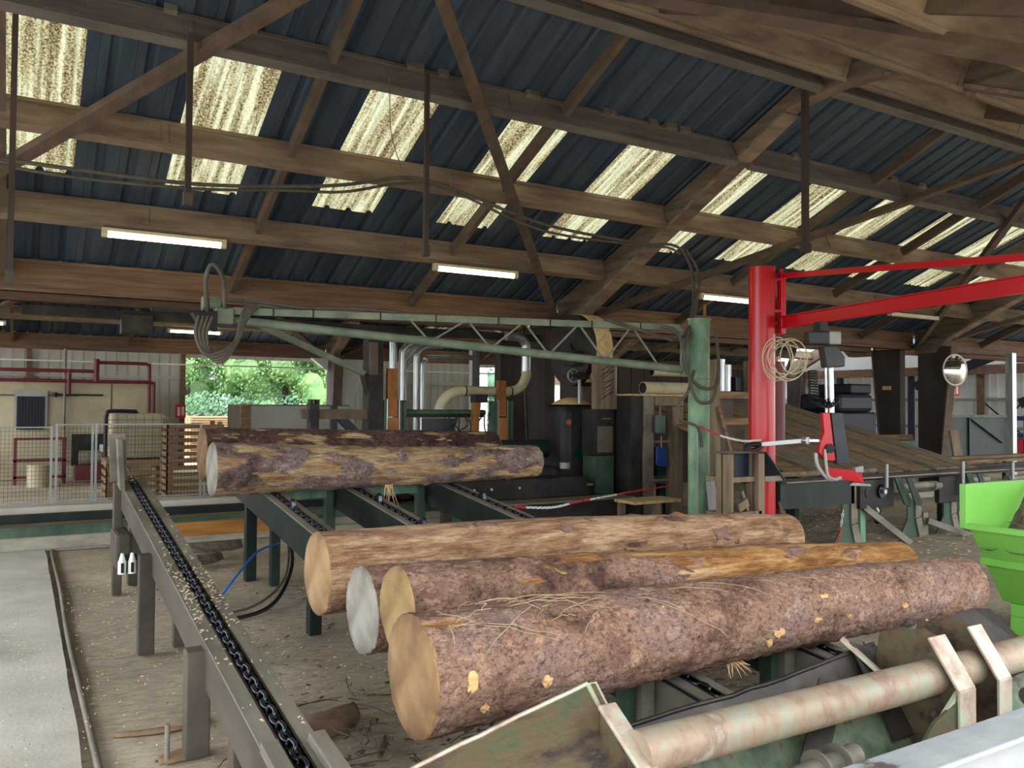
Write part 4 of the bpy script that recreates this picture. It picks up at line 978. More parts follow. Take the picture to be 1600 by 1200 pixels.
for i in range(9):                                # lattice
    t = .36 + .065 * (i + 1)
    nx = (lL.lerp(lR, t) if i % 2 == 0 else bL.lerp(bR, t))
    MB().bar(prev, nx, .022, .022).build('lattice_bar', 'boom', bo); prev = nx
for t in (.08, .16, .3, .42, .56, .68, .78, .9):
    p = bL.lerp(bR, t); MB().bar(p - bd * .008, p + bd * .008, .09, .1).build('cable_tie', 'steel_dark', tc_)
MB().box(1.98, 2.20, 10.22, 10.46, 2.95, 3.15).build('end_head', 'boom', bo, bevel=.02)
MB().cyl((1.86, 10.4, 3.2), .09, .2, 'x', 18).build('head_motor', 'boom', bo)
MB().prism([(1.72, 3.07), (2.0, 3.10), (2.0, 2.86), (1.78, 2.98)], 'y', 10.2, 10.4).build('head_shroud', 'black', bo)
MB().box(1.3, 2.0, 10.42, 10.5, 3.08, 3.12).build('head_rail', 'steel_dark', bo)
def bhose(pts, r=.02, m='cable'): return MB().tube(smooth_path(pts, 7), r, 8).build('hose', m, bo)
for i in range(4):
    d = .05 * i
    bhose([(1.78 + d, 10.15, 3.02), (1.74 + d * .8, 10.1, 2.8), (1.83 + d * .6, 10.05, 2.58 - .02 * i), (2.0 + d * .3, 10.0, 2.55 - .03 * i + .05), (2.18 + d * .2, 10.05, 2.75), (2.25 + d * .4, 10.1, 3.0), (2.36 + d, 10.2, 3.19), (2.7 + d, 10.15, 3.18)], .021)
bhose([(1.92, 10.35, 3.1), (1.86, 10.2, 3.45), (1.92, 10.15, 3.64), (2.04, 10.15, 3.5), (2.08, 10.2, 3.2), (2.1, 10.3, 3.1)], .026)
bhose([(2.1, 10.3, 3.25), (2.5, 10.2, 3.24), (3.0, 10.06, 3.19), (3.6, 9.9, 3.2), (4.2, 9.72, 3.17)], .02)
# supply cable dropping to the column, loops at the hinge
bhose([(8.60, 9.4, 4.38), (8.70, 9.3, 4.05), (8.45, 9.0, 3.55), (8.0, 8.62, 3.1), (7.75, 8.6, 2.92), (7.3, 8.72, 3.02), (6.8, 8.9, 3.17)], .024)
bhose([(8.66, 9.4, 4.40), (8.74, 9.2, 4.0), (8.3, 8.8, 3.4), (7.88, 8.5, 3.0), (7.75, 8.45, 2.6), (7.95, 8.35, 2.28), (8.25, 8.3, 2.35), (8.28, 8.38, 3.1)], .022)
bhose([(7.55, 8.65, 3.1), (7.7, 8.5, 3.0), (7.78, 8.4, 2.5), (7.9, 8.35, 2.1), (8.15, 8.3, 2.1), (8.3, 8.35, 2.5)], .022)
bhose([(7.92, 8.42, 2.5), (7.80, 8.42, 2.2), (7.62, 8.4, 2.02), (7.66, 8.4, 1.83), (7.95, 8.38, 1.72), (8.05, 8.4, 1.45)], .02)
MB().cyl((7.98, 8.42, 0.1), .012, 1.55, 'z', 8).build('conduit', 'galv_dull', bo)
tag(MB().bar((8.16, 8.20, 0.0), (8.16, 8.36, 0.98), .17, .008, (0, 1, 0)).build('metal_sheet', 'galv_dull'), 'small grey metal sheet leaning on the green boom column', 'metal sheet')

# ================================================================== BAND SAW
bs = empty('band_saw', 'tall dark band saw with a big round wheel guard', 'saw')
mc_ = MB().box(8.05, 8.86, 11.72, 12.5, 0, 2.03).build('main_column', 'steel_dark', bs, bevel=.14)
MB().box(7.75, 8.2, 11.6, 12.6, 0, .95).build('base_housing', 'steel_dark', bs, bevel=.05)
b = MB(); b.tube([(8.30, 11.95, 2.98), (8.72, 11.95, 2.98)], .63, 48); wg_ = b.build('wheel_guard', 'steel_dark', bs)
pts = arc_pts((0, 11.95, 2.98), .645, -62, 112, 30, 'yz')      # pale dusty outer band of the guard
b = MB(); vs = []; n = len(pts)
pts = arc_pts((0, 11.95, 2.98), .645, 180 - (-62) , 180 - 112, 30, 'yz')
for x in (8.42, 8.76): vs += [(x, p[1], p[2]) for p in pts]
b.add(vs, [(i, i + 1, n + i + 1, n + i) for i in range(n - 1)], True); o = b.build('guard_band', 'sawdust', wg_); md = o.modifiers.new('th', 'SOLIDIFY'); md.thickness = .012
b = MB(); b.tube([(8.26, 11.95, 2.98), (8.30, 11.95, 2.98)], .12, 20); b.build('wheel_hub', 'steel_dark', wg_)
gb_ = MB().box(8.30, 8.80, 11.24, 11.30, 1.95, 2.80).build('guard_board', 'plank_z', bs, bevel=.006)
rnd = random.Random(1); b = MB()
for i in range(11):
    z = 2.1 + .05 * i; b.bar((8.5 + rnd.uniform(-.06, .0), 11.236, z), (8.72, 11.236, z + rnd.uniform(.06, .2)), .004, .012, (0, 0, 1))
b.build('scratch_mark', 'steel_dark', gb_)
bb_ = MB().box(8.33, 8.74, 11.24, 11.62, 1.17, 1.95).build('blade_box', 'steel_dark', bs, bevel=.01)
MB().box(8.34, 8.73, 11.225, 11.60, 0.05, 1.16).build('lower_panel', 'green_mach', bs, bevel=.01)
MB().box(8.45, 8.65, 11.20, 11.235, 1.78, 1.80).build('panel_handle', 'steel_worn', bb_)
MB().box(8.38, 8.70, 11.225, 11.24, 1.22, 1.66).build('inset_plate', 'panel_brown', bb_)
MB().box(8.0, 8.34, 11.3, 11.7, 0, 0.66).build('lower_housing', 'steel_dark', bs, bevel=.02); MB().box(8.08, 8.34, 11.29, 11.40, .66, .70).build('shelf_ledge', 'steel_worn', bs)
b = MB(); b.tube([(8.1 + .11 * math.cos(a), 11.55, 2.52 + .11 * math.sin(a)) for a in [2 * math.pi * k / 24 for k in range(24)]], .012, 8, False, True)
for k in range(3): b.tube([(8.1, 11.55, 2.52), (8.1 + .11 * math.cos(k * 2.1), 11.55, 2.52 + .11 * math.sin(k * 2.1))], .008, 6)
b.build('hand_wheel', 'galv_dull', bs)
MB().cyl((8.1, 11.52, 2.52), .03, .3, 'y', 12).build('wheel_shaft', 'steel_dark', bs); MB().box(8.15, 8.4, 11.5, 11.75, 2.46, 2.58).build('screw_block', 'steel_dark', bs)
b = MB(); b.tube([(8.15, 11.62, 2.82), (8.15, 11.56, 2.82)], .085, 18); b.build('gear', 'steel_worn', bs)
MB().box(8.1, 8.4, 11.55, 11.9, 2.7, 2.95).build('gear_block', 'steel_dark', bs)
MB().cyl((8.28, 11.62, 2.04), .03, .5, 'z', 12).build('guide_rod', 'galv_dull', bs)
MB().cyl((8.75, 11.2, 2.2), .008, .55, 'z', 8).build('guide_rod', 'galv_dull', bs)
b = MB(); b.tube([(8.12, 11.715, 1.72), (8.12, 11.70, 1.72)], .05, 18); b.build('oval_sticker', 'sticker', mc_)
b = MB(); b.tube([(8.35, 11.716, 1.18), (8.35, 11.700, 1.18)], .10, 18); b.build('green_disc', 'green_plastic', mc_)
MB().prism([(8.42, 1.5), (8.54, 1.42), (8.58, 1.2), (8.5, 1.1), (8.44, 1.22)], 'y', 11.69, 11.715).build('paper_patch', 'sawdust', mc_)
b = MB(); b.tube([(8.55, 11.75, .45), (8.55, 11.60, .45)], .09, 20); b.build('shaft_bearing', 'galv_dull', bs)
MB().cyl((7.72, 11.55, .72), .13, .34, 'x', 20).build('drive_motor', 'blue_plastic', bs); MB().cyl((7.9, 11.5, .95), .09, .1, 'z', 16).build('oil_pot', 'galv_dull', bs)
MB().tube([(6.7, 12.3, 1.25), (8.1, 12.3, 1.25)], .16, 20).build('guide_pipe', 'green_dark', bs)
def mound(name, label, cx, cy, z, rx, ry, h, m, cat, seed):
    b = MB(); vs = []; ff = []; n, k = 20, 7
    for j in range(k + 1):
        t = j / k
        for i in range(n):
            a = 2 * math.pi * i / n; r = (1 - t) * (1 + .18 * noise.noise(Vector((math.cos(a) * 1.5, math.sin(a) * 1.5, seed + t))))
            vs.append((cx + rx * r * math.cos(a), cy + ry * r * math.sin(a), z + h * (1 - (1 - t) ** 2) ** 1.0 + .01 * noise.noise(Vector((i, j, seed)))))
    for j in range(k):
        for i in range(n): ff.append((j * n + i, j * n + (i + 1) % n, (j + 1) * n + (i + 1) % n, (j + 1) * n + i))
    b.add(vs, ff, True); return tag(b.build(name, m), label, cat, kind='stuff')
mound('sawdust_heap', 'pale sawdust heap on top of the band saw column', 8.42, 12.05, 2.025, .40, .32, .13, 'sawdust', 'sawdust', 2)
# dark steel bed, rails and bench by the saw
bed = empty('saw_bed', 'dark oily steel bed running from the conveyors to the band saw', 'machine')
MB().box(5.6, 8.0, 11.0, 11.5, .55, .85).build('bed_beam', 'steel_dark', bed, bevel=.01)
MB().box(5.2, 8.6, 10.6, 10.7, .25, .52).build('front_skirt', 'steel_dark', bed)
MB().box(5.2, 8.6, 10.5, 11.0, .52, .54).build('bed_plate', 'steel_worn', bed)
for x in (5.9, 6.2, 6.7): MB().cyl((x, 10.98, .72), .02, .03, 'y', 8).build('bolt', 'galv', bed)
for x in (5.4, 6.8, 8.2): MB().box(x, x + .12, 11.0, 11.12, 0, .55).build('leg', 'steel_dark', bed)
bn = empty('work_bench', 'low wooden bench covered in sawdust in front of the saw', 'bench')
MB().box(8.05, 9.0, 9.85, 10.35, .50, .55).build('bench_top', 'sawdust', bn, bevel=.01)
for (x, y) in ((8.5, 9.88), (8.9, 9.9), (8.1, 10.25), (8.85, 10.25)): MB().box(x, x + .1, y, y + .08, 0, .50).build('leg', 'plank_z', bn)
tag(MB().bar((7.55, 9.6, .30), (8.1, 9.75, .36), .4, .012).build('cardboard_sheet', 'sawdust'), 'flat tan sheet of card lying beside the low bench', 'card')
MB().box(7.5, 8.2, 9.4, 10.0, 0, .28).build('support_box', 'steel_dark', bed)

# ================================================================== CABINET WITH SHOVELS
cb = empty('tool_cabinet', 'tall open cabinet of steel and planks beside the green boom column', 'cabinet')
MB().box(8.80, 9.03, 10.86, 11.5, 0, 2.19).build('side_panel', 'steel_dark', cb, bevel=.006)
MB().box(9.06, 9.28, 10.84, 10.95, 0, 2.18).build('steel_post', 'steel_worn', cb, bevel=.006)
MB().box(9.68, 9.92, 10.82, 10.98, 0, 2.0).build('plank_post', 'plank_z', cb, bevel=.006)
MB().box(9.30, 9.95, 10.84, 11.4, 2.02, 2.17).build('top_board', 'plank_z', cb)
MB().box(8.80, 9.95, 10.84, 11.4, 2.18, 2.21).build('top_ledge', 'sawdust', cb)
for z in (.02, .72, 1.38): MB().box(9.29, 9.70, 10.9, 11.4, z, z + .04).build('shelf', 'steel_worn', cb)
MB().box(9.29, 9.5, 11.35, 11.4, 0, 2.0).build('back_plank', 'plank_dark', cb); MB().box(9.51, 9.70, 11.35, 11.4, 0, 2.0).build('back_plank', 'plank_dark', cb)
MB().box(9.5, 9.69, 11.0, 11.1, .8, 1.3).build('green_bin', 'green_plastic', cb); MB().box(9.55, 9.69, 11.0, 11.1, .08, .66).build('green_bin', 'green_plastic', cb)
MB().prism([(8.45, 1.0), (8.79, .9), (8.79, 2.1), (8.6, 2.0)], 'y', 11.3, 11.34).build('wing_panel', 'green_dark', cb)
def shovel(label, x, y, z, m, hang):
    r = empty('dust_shovel', label, 'shovel', 'plastic shovels on the cabinet')
    MB().prism([(x - .115, z), (x + .115, z - .03), (x + .105, z + .3), (x - .10, z + .32)], 'y', y - .05, y - .035).build('blade', m, r, bevel=.01); bl_ = r.children[0]
    MB().bar((x - .1, y - .035, z + .02), (x - .1, y - .035, z + .31), .012, .04).build('blade_edge', m, bl_); MB().bar((x + .108, y - .035, z - .01), (x + .1, y - .035, z + .29), .012, .04).build('blade_edge', m, bl_)
    MB().tube([(x, y - .04, z + .28), (x + .02, y - .02, z + .28 + hang)], .014, 8).build('handle', 'plank_z', r)
shovel('dark green plastic shovel hanging on the tool cabinet', 9.37, 10.83, 1.55, 'green_plastic', .22)
shovel('small blue plastic shovel hanging below the green one', 9.40, 10.83, 1.00, 'blue_plastic', .22)
for i, (x0, z, r, lb) in enumerate(((9.25, 2.42, .11, 'fat cream tube lying on top of the tool cabinet'), (9.75, 2.62, .07, 'thin cream tube lying behind the fat one on the cabinet'))):
    o = empty('plastic_tube', lb, 'tube'); y = 11.1 + .35 * i
    MB().tube([(x0, y, z if i else 2.32), (x0 + 1.0, y, z if i else 2.32)], r, 20).build('tube_wall', 'cream_duct', o); MB().tube([(x0 - .006, y, z if i else 2.32), (x0 + .004, y, z if i else 2.32)], r * .86, 18).build('tube_mouth', 'black', o)
# shelf unit with metal cylinders
sh = empty('storage_shelf', 'wooden storage shelf between the green and red columns', 'shelf')
MB().box(8.76, 8.87, 8.88, 8.98, 0, 2.70).build('post', 'plank_z', sh); MB().box(9.45, 9.55, 8.88, 8.98, 0, 2.70).build('post', 'plank_z', sh)
MB().box(8.88, 9.46, 9.2, 9.24, 0, 2.15).build('back_panel', 'panel_brown', sh)
for z in (2.13, 1.74, .9): MB().box(8.87, 9.45, 8.88, 8.96, z, z + .10).build('rail', 'pallet', sh); MB().box(8.87, 9.45, 8.96, 9.2, z + .06, z + .09).build('shelf_board', 'pallet', sh)
MB().bar((8.80, 8.84, 2.0), (9.05, 8.84, 1.3), .05, .04, (0, 1, 0)).build('diagonal_slat', 'pallet', sh)
for i, (x, h, r) in enumerate(((8.95, .42, .06), (9.06, .48, .07), (9.19, .40, .07))):
    tag(MB().cyl((x, 9.07, 2.24), r, h, 'z', 18).build('metal_canister', 'galv', None), ['left slim', 'middle tall', 'right stout'][i] + ' silver canister on the top board of the storage shelf', 'canister', 'silver canisters on the storage shelf')
tag(MB().box(9.28, 9.44, 8.97, 9.15, 2.24, 2.46).build('storage_box', 'navy', None, bevel=.01), 'dark blue box beside the silver canisters on the shelf', 'box')
# wooden stand in front of the crane column
ws = empty('wooden_stand', 'grey wooden stand with slanted lid in front of the crane column', 'stand')
for (x, y) in ((7.27, 7.15), (7.74, 7.10), (7.27, 7.26), (7.74, 7.22)): MB().box(x - .05, x + .05, y - .04, y + .04, 0, 1.44).build('post', 'plank_z', ws, bevel=.004)
MB().add([(7.2, 7.05, 1.45), (7.84, 7.05, 1.45), (8.12, 7.05, 1.12), (7.84, 7.05, 1.17), (7.2, 7.5, 1.45), (7.84, 7.5, 1.45), (8.12, 7.5, 1.12), (7.84, 7.5, 1.17)], [(0, 1, 5, 4)]).build('lid', 'galv_dull', ws)
MB().bar((7.80, 7.28, 1.455), (8.12, 7.28, 1.11), .5, .015, (1, 0, 1)).build('slanted_lid', 'charcoal', ws)
MB().box(7.80, 8.10, 7.06, 7.10, 1.10, 1.16).build('lid_lip', 'steel_worn', ws)
MB().box(7.25, 7.78, 7.22, 7.25, 1.16, 1.44).build('back_panel', 'navy', ws); MB().box(7.25, 7.78, 7.12, 7.5, 1.10, 1.16).build('upper_shelf', 'plank_z', ws)
MB().box(7.25, 7.78, 7.12, 7.5, .70, .73).build('lower_shelf', 'plank_z', ws); MB().box(7.22, 7.74, 7.06, 7.10, .62, .75).build('front_rail', 'plank_z', ws)
tag(MB().bar((7.40, 7.2, .79), (7.56, 7.2, .86), .2, .10).build('wood_block', 'plank_z'), 'pale wood offcut block lying on the lower shelf of the stand', 'block')
tag(MB().bar((7.60, 7.2, .75), (7.50, 7.2, .99), .12, .04).build('wood_offcut', 'plank_z'), 'short pale slat standing on the lower shelf of the stand', 'slat')
# leaning laths right of the crane column
for i in range(3):
    x = 8.78 + .05 * i; tag(MB().bar((x, 7.5, 0), (x - .1, 7.62, .75 - .06 * i), .03, .02).build('wood_lath', 'plank_z'), ['left', 'middle', 'right'][i] + ' of three thin laths leaning behind the crane column foot', 'lath', 'laths by the crane column')

# ================================================================== RED AND WHITE PLASTIC CHAINS
LK = link_mesh(0.062, 0.036, 0.0062, 'barrier_link', 'white')
def barrier(label, pts, reds):
    root = empty('barrier_chain', label, 'chain'); P = smooth_path(pts, 30); d = [0]
    for a, c in zip(P[:-1], P[1:]): d.append(d[-1] + (c - a).length)
    N = int(d[-1] / .05); bb = {0: MB(), 1: MB()}; j = 0
    for i in range(N):
        s = (i + .5) * .05
        while d[j + 1] < s: j += 1
        p = P[j].lerp(P[j + 1], (s - d[j]) / (d[j + 1] - d[j])); u = (P[j + 1] - P[j]).normalized()
        a = u.cross(Vector((0, 0, 1))).normalized(); c = a.cross(u)
        if i % 2: a, c = (a + c).normalized(), (c - a).normalized()
        else: a, c = (a - c).normalized(), (c + a).normalized()
        red = any(lo <= i / N <= hi for lo, hi in reds)
        bb[int(red)].add([p + a * v.co.x + u * v.co.y + c * v.co.z for v in LK.vertices], [tuple(q.vertices) for q in LK.polygons], True)
    for k, m in ((0, 'white'), (1, 'red_plastic')):
        if bb[k].v: tag(bb[k].build('white_links' if not k else 'red_links', m, root), kind='stuff')
    return root
barrier('sagging red and white plastic chain across the saw area', [(4.82, 8.0, .86), (5.5, 8.3, .78), (6.3, 8.9, .74), (7.5, 9.7, .69), (8.6, 10.3, .67), (9.72, 10.8, .65)], [(0, .03), (.25, .40), (.60, 1)])
barrier('red and white plastic chain between green and red columns', [(8.0, 8.41, 1.74), (8.08, 8.1, 1.62), (8.15, 7.75, 1.56), (8.25, 7.5, 1.58)], [(0, .35)])
barrier('short white chain tail hanging off the crane column', [(8.17, 7.62, 1.56), (8.17, 7.62, 1.47), (8.17, 7.62, 1.38)], [])
barrier('short red chain tail hanging from the sagging plastic chain', [(5.95, 8.6, .755), (5.95, 8.6, .68), (5.95, 8.6, .58)], [(0, 1)])
barrier('red and white chain hanging down the roller table leg', [(10.30, 7.86, .52), (10.27, 7.86, .4), (10.2, 7.84, .22), (10.08, 7.8, .03)], [(.45, 1)])

# ================================================================== LOG CARRIAGE BEHIND THE LOGS
cg = empty('log_carriage', 'dark green log carriage with orange clamp posts behind the logs', 'machine')
MB().box(3.9, 8.0, 12.9, 13.5, .5, .95).build('carriage_frame', 'green_dark', cg, bevel=.01)
for x in (4.3, 5.6, 6.8, 7.8): MB().cyl((x, 12.85, .55), .14, .08, 'y', 18).build('wheel', 'steel_dark', cg)
MB().box(3.9, 5.05, 13.14, 13.26, 1.76, 1.92).build('cross_arm', 'strut', cg); MB().box(4.02, 4.18, 13.1, 13.28, .9, 2.02).build('end_post', 'steel_dark', cg, bevel=.02)
for dx in (0, .10): MB().box(4.03 + dx, 4.08 + dx, 13.1, 13.25, 2.0, 2.08).build('end_claw', 'steel_dark', cg)
MB().bar((4.55, 13.2, 1.80), (5.0, 13.2, 1.35), .10, .14).build('black_chute', 'navy', cg); MB().box(4.4, 4.5, 13.15, 13.25, .9, 1.98).build('small_post', 'green_dark', cg)
MB().box(5.02, 5.28, 13.1, 13.4, .9, 3.2).build('tower_post', 'steel_dark', cg, bevel=.01); MB().box(5.02, 5.16, 13.05, 13.1, 2.5, 3.05).build('tower_plate', 'panel_brown', cg)
def knee(x, zt, s):
    MB().box(x - .09 * s, x + .09 * s, 13.12, 13.22, 1.80, zt).build('clamp_slab', 'orange', cg, bevel=.006)
    MB().box(x - .10 * s, x + .11 * s, 13.08, 13.24, 1.22, 1.78).build('clamp_block', 'orange', cg, bevel=.01)
    for dx in (-.20, -.13, .15, .23): MB().box(x + dx * s - .03, x + dx * s + .03, 13.12, 13.26, .9, 2.08).build('knee_post', 'green_mach', cg, bevel=.004)
    for dx in (-.105, .115): MB().box(x + dx * s - .008, x + dx * s + .008, 13.1, 13.14, 1.2, 2.1).build('slide_rail', 'galv', cg)
knee(5.46, 2.62, 1.0); knee(7.62, 2.46, .9)
MB().tube([(5.7, 13.3, 1.87), (7.35, 13.3, 1.87)], .045, 12).build('cross_pipe', 'green_mach', cg); MB().box(5.7, 7.35, 13.34, 13.4, 1.78, 1.92).build('cross_rail', 'green_dark', cg)
MB().box(6.1, 6.75, 13.32, 13.34, 1.45, 1.76).build('control_box', 'charcoal', cg); MB().bar((7.05, 13.2, 1.3), (7.12, 13.2, 2.1), .14, .12).build('swing_arm', 'orange', cg)
MB().box(7.05, 7.3, 13.1, 13.3, 2.05, 2.2).build('arm_head', 'steel_dark', cg)
MB().bar((3.05, 12.9, 3.26), (4.95, 13.15, 2.52), .09, .09).build('stay_tube', 'boom', cg); MB().bar((4.95, 13.15, 2.5), (5.1, 13.2, 2.1), .12, .10).build('stay_foot', 'steel_dark', cg)
rnd = random.Random(12)
for i in range(9):
    x = rnd.uniform(6.4, 7.4); MB().tube(smooth_path([(x, 13.25, 1.85), (x + rnd.uniform(-.2, .2), 13.2, 1.6 + rnd.uniform(-.1, .1)), (x + rnd.uniform(-.4, .3), 13.22, 1.45), (x + rnd.uniform(-.5, .2), 13.3, 1.2)], 5), .012, 6).build('cable', 'black', cg)
am = empty('stacked_timber_beam', 'amber squared timber lying along the foot of the plinth', 'timber')
MB().box(1.75, 4.0, 12.56, 12.72, .10, .29).build('beam', 'amber', am, bevel=.01); MB().box(1.75, 7.4, 12.58, 12.72, 0, .10).build('bearer', 'plinth', am)

# ================================================================== EXTRACTION PIPES
def pipe(label, pts, r, m='galv', name='extraction_pipe', k=6): return tag(MB().tube(smooth_path(pts, k), r, 16).build(name, m), label, 'pipe', 'extraction pipes above the carriage')
y = 15.0
pipe('thin silver pipe nearest the carriage tower', [(5.98, y, .3), (5.98, y, 2.0), (5.98, y, 3.3)], .045); pipe('silver pipe standing behind the first orange clamp post', [(6.24, y, .3), (6.24, y, 2.0), (6.24, y, 3.5)], .075)
pipe('silver pipe with bent top right of the orange clamp post', [(6.44, y, .3), (6.44, y, 2.0), (6.44, y, 2.95), (6.48, y, 3.1), (6.62, y, 3.2), (6.9, y, 3.25)], .075)
pipe('second bent silver pipe in the middle of the row', [(6.74, y, .3), (6.74, y, 2.0), (6.74, y, 2.9), (6.8, y, 3.06), (6.95, y, 3.16), (7.3, y, 3.2)], .065)
pipe('short bent silver pipe on the right of the row', [(7.02, y + .3, .3), (7.02, y + .3, 2.0), (7.02, y + .3, 2.75), (7.07, y + .3, 2.9), (7.2, y + .3, 2.97), (8.2, y + .3, 3.0)], .055)
pipe('diagonal silver duct rising between the bent pipes', [(6.5, 15.6, 2.5), (7.2, 15.6, 3.3), (7.7, 15.6, 3.6)], .07)
tag(MB().box(8.2, 8.38, 15.4, 15.55, 0, 3.25).build('steel_upright', 'galv'), 'square galvanised upright in front of the back wall', 'post')
dk = empty('dust_duct', 'curved cream dust duct with shiny vertical riser', 'duct')
MB().tube(smooth_path([(6.541, 13.55, 1.860), (6.597, 13.55, 2.047), (6.775, 13.55, 2.206), (7.009, 13.55, 2.262), (7.663, 13.55, 2.262), (8.037, 13.55, 2.271), (8.270, 13.55, 2.355), (8.392, 13.55, 2.561), (8.392, 13.55, 2.673)], 7), .094, 20).build('elbow_duct', 'cream_duct', dk)
for x in (7.06, 8.04): MB().tube([(x - .012, 13.55, 2.266), (x + .012, 13.55, 2.266)], .10, 20).build('clamp_band', 'steel_dark', dk)
MB().tube(smooth_path([(8.392, 13.55, 2.654), (8.392, 13.55, 3.028), (8.364, 13.55, 3.215), (8.223, 13.55, 3.308), (7.943, 13.55, 3.327)], 5), .089, 20).build('riser', 'galv', dk)
tag(MB().box(8.60, 9.5, 14.9, 15.15, 0, 3.4).build('partition_panel', 'column', None), 'dark wooden partition beside the tapered column behind the duct', 'partition')
b = MB(); b.tube(smooth_path([(7.6, 17.5, 3.2), (8.6, 17.5, 3.95), (9.6, 17.5, 3.95), (10.6, 17.5, 3.4), (11.2, 17.5, 2.6)], 6), .16, 16); tag(b.build('extraction_pipe', 'galv'), 'large shiny ducting arching under the second roof', 'pipe')

# ================================================================== FENCE, TANK, PIPEWORK ON THE LEFT
def fence(label, x0, x1, y, z0, z1):
    r = empty('mesh_fence_panel', label, 'fence', 'mesh fence panels')
    for x in (x0, x1): MB().box(x - .016, x + .016, y - .016, y + .016, z0 - .02, z1 + .02).build('post', 'galv_dull', r)
    for z in (z0 + .03, z1): MB().box(x0, x1, y - .01, y + .01, z - .01, z + .01).build('rail', 'galv_dull', r)
    b = MB(); n = int((x1 - x0) / .05); r_ = .002
    for i in range(1, n): x = x0 + (x1 - x0) * i / n; b.box(x - r_, x + r_, y - r_, y + r_, z0, z1)
    n = int((z1 - z0) / .06)
    for i in range(1, n): z = z0 + (z1 - z0) * i / n; b.box(x0, x1, y - r_, y + r_, z - r_, z + r_)
    tag(b.build('wire_mesh', 'steel_dark', r), kind='stuff')
fence('wide mesh fence panel at the far left', -2.6, .43, 14.42, .47, 1.62); fence('narrow mesh gate panel with two galvanised posts', .50, .99, 14.42, .47, 1.66)
fence('mesh fence panel behind the left conveyor end', 1.04, 2.6, 14.42, .47, 1.66); fence('mesh fence panel hidden behind the dark barked log', 2.66, 5.0, 14.42, .47, 1.5)
ib = empty('bulk_container', 'yellowed plastic bulk container in a wire cage behind the fence', 'container')
bt_ = MB().box(1.62, 2.72, 18.9, 19.9, .84, 1.78).build('bottle', 'cream', ib, bevel=.08)
for z in (.95, 1.12, 1.30, 1.48, 1.64): MB().box(1.57, 2.77, 18.85, 18.87, z, z + .013).build('cage_bar', 'steel_worn', ib)
for i in range(8): x = 1.58 + i * .168; MB().box(x, x + .011, 18.845, 18.86, .82, 1.76).build('cage_bar', 'steel_worn', ib)
MB().box(1.55, 2.8, 18.85, 19.95, .68, .82).build('pallet_base', 'pallet', ib)
MB().cyl((2.1, 19.3, 1.78), .1, .04, 'z', 16).build('lid', 'black', bt_)
hose('drain_hose', 'black pipe bent over the left side of the bulk container', 'pipe', [(1.52, 18.7, .9), (1.52, 18.7, 1.5), (1.53, 18.7, 1.76), (1.62, 18.7, 1.83), (2.1, 18.8, 1.82)], .04, 'black')
def crate(label, x0, x1, y0, y1, z0, n, gap, m='pallet'):
    r = empty('pallet_crate', label, 'crate')
    for i in range(n):
        z = z0 + i * gap; MB().box(x0, x1, y0, y0 + .03, z, z + gap * .62).build('slat', m, r); MB().box(x0, x0 + .03, y0, y1, z, z + gap * .62).build('slat', m, r)
    for x in (x0 + .05, x1 - .12): MB().box(x, x + .09, y0 + .03, y0 + .1, 0.0 if z0 < .2 else z0, z0 + n * gap).build('post', m, r)
    for x in (x0 + .05, x1 - .12): MB().box(x, x + .09, y1 - .1, y1 - .03, 0.0 if z0 < .2 else z0, z0 + n * gap).build('post', m, r)
crate('slatted wooden crate between the bulk container and the logs', 2.58, 3.7, 18.0, 18.9, .08, 11, .14)
crate('low wooden crate under the yellowed bulk container', 1.55, 2.75, 18.88, 19.9, .04, 4, .15)
tk = empty('insulated_kiln', 'long cream panelled kiln box against the back wall', 'kiln')
MB().prism([(-5.5, 0), (3.15, 0), (3.06, 2.2), (3.02, 2.55), (-5.5, 2.55)], 'y', 24.5, 27.2).build('body', 'cream', tk, bevel=.04)
MB().box(-.12, .62, 24.42, 24.5, 1.35, 2.3).build('door_frame', 'galv_dull', tk); gl_ = MB().box(-.06, .56, 24.38, 24.43, 1.3, 2.15).build('grille', 'navy', tk)
for i in range(9): MB().box(-.03 + i * .068, -.005 + i * .068, 24.36, 24.385, 1.3, 2.15).build('grille_slat', 'navy', gl_)
MB().box(-5, 1.3, 24.46, 24.5, 2.16, 2.2).build('panel_joint', 'panel_brown', tk); MB().tube([(.8, 24.4, 2.2), (1.9, 24.4, 2.2)], .025, 8).build('control_rod', 'steel_dark', tk)
MB().cyl((.78, 24.36, 2.14), .06, .12, 'z', 12).build('valve', 'steel_dark', tk); MB().cyl((1.0, 24.35, .4), .035, 3.0, 'z', 8).build('riser_pipe', 'steel_worn', tk); MB().box(2.1, 2.115, 24.48, 24.5, .3, 2.5).build('panel_joint', 'steel_dark', tk)
rp = empty('fire_pipework', 'dark red pipework running along and around the cream kiln', 'pipes')
for z, xe in ((2.82, 1.75), (2.56, 3.02)): MB().tube([(-5, 24.2, z), (xe, 24.2, z)], .045, 12).build('pipe_run', 'red_dark', rp)
MB().tube(smooth_path([(3.0, 24.2, 2.56), (3.09, 24.2, 2.53), (3.12, 24.2, 2.44), (3.12, 24.2, 1.2)], 5), .045, 12).build('pipe_run', 'red_dark', rp)
MB().tube(smooth_path([(1.7, 24.25, 3.06), (2.8, 24.25, 3.06), (2.96, 24.25, 3.03), (3.01, 24.25, 2.9), (3.01, 24.25, 1.2)], 5), .045, 12).build('pipe_run', 'red_dark', rp)
MB().tube([(1.09, 24.18, 2.82), (1.09, 24.18, 2.22)], .05, 12).build('drop_pipe', 'red_dark', rp); MB().tube([(1.72, 24.2, 2.56), (1.72, 24.2, 3.15)], .07, 12).build('valve_stand', 'red_dark', rp)
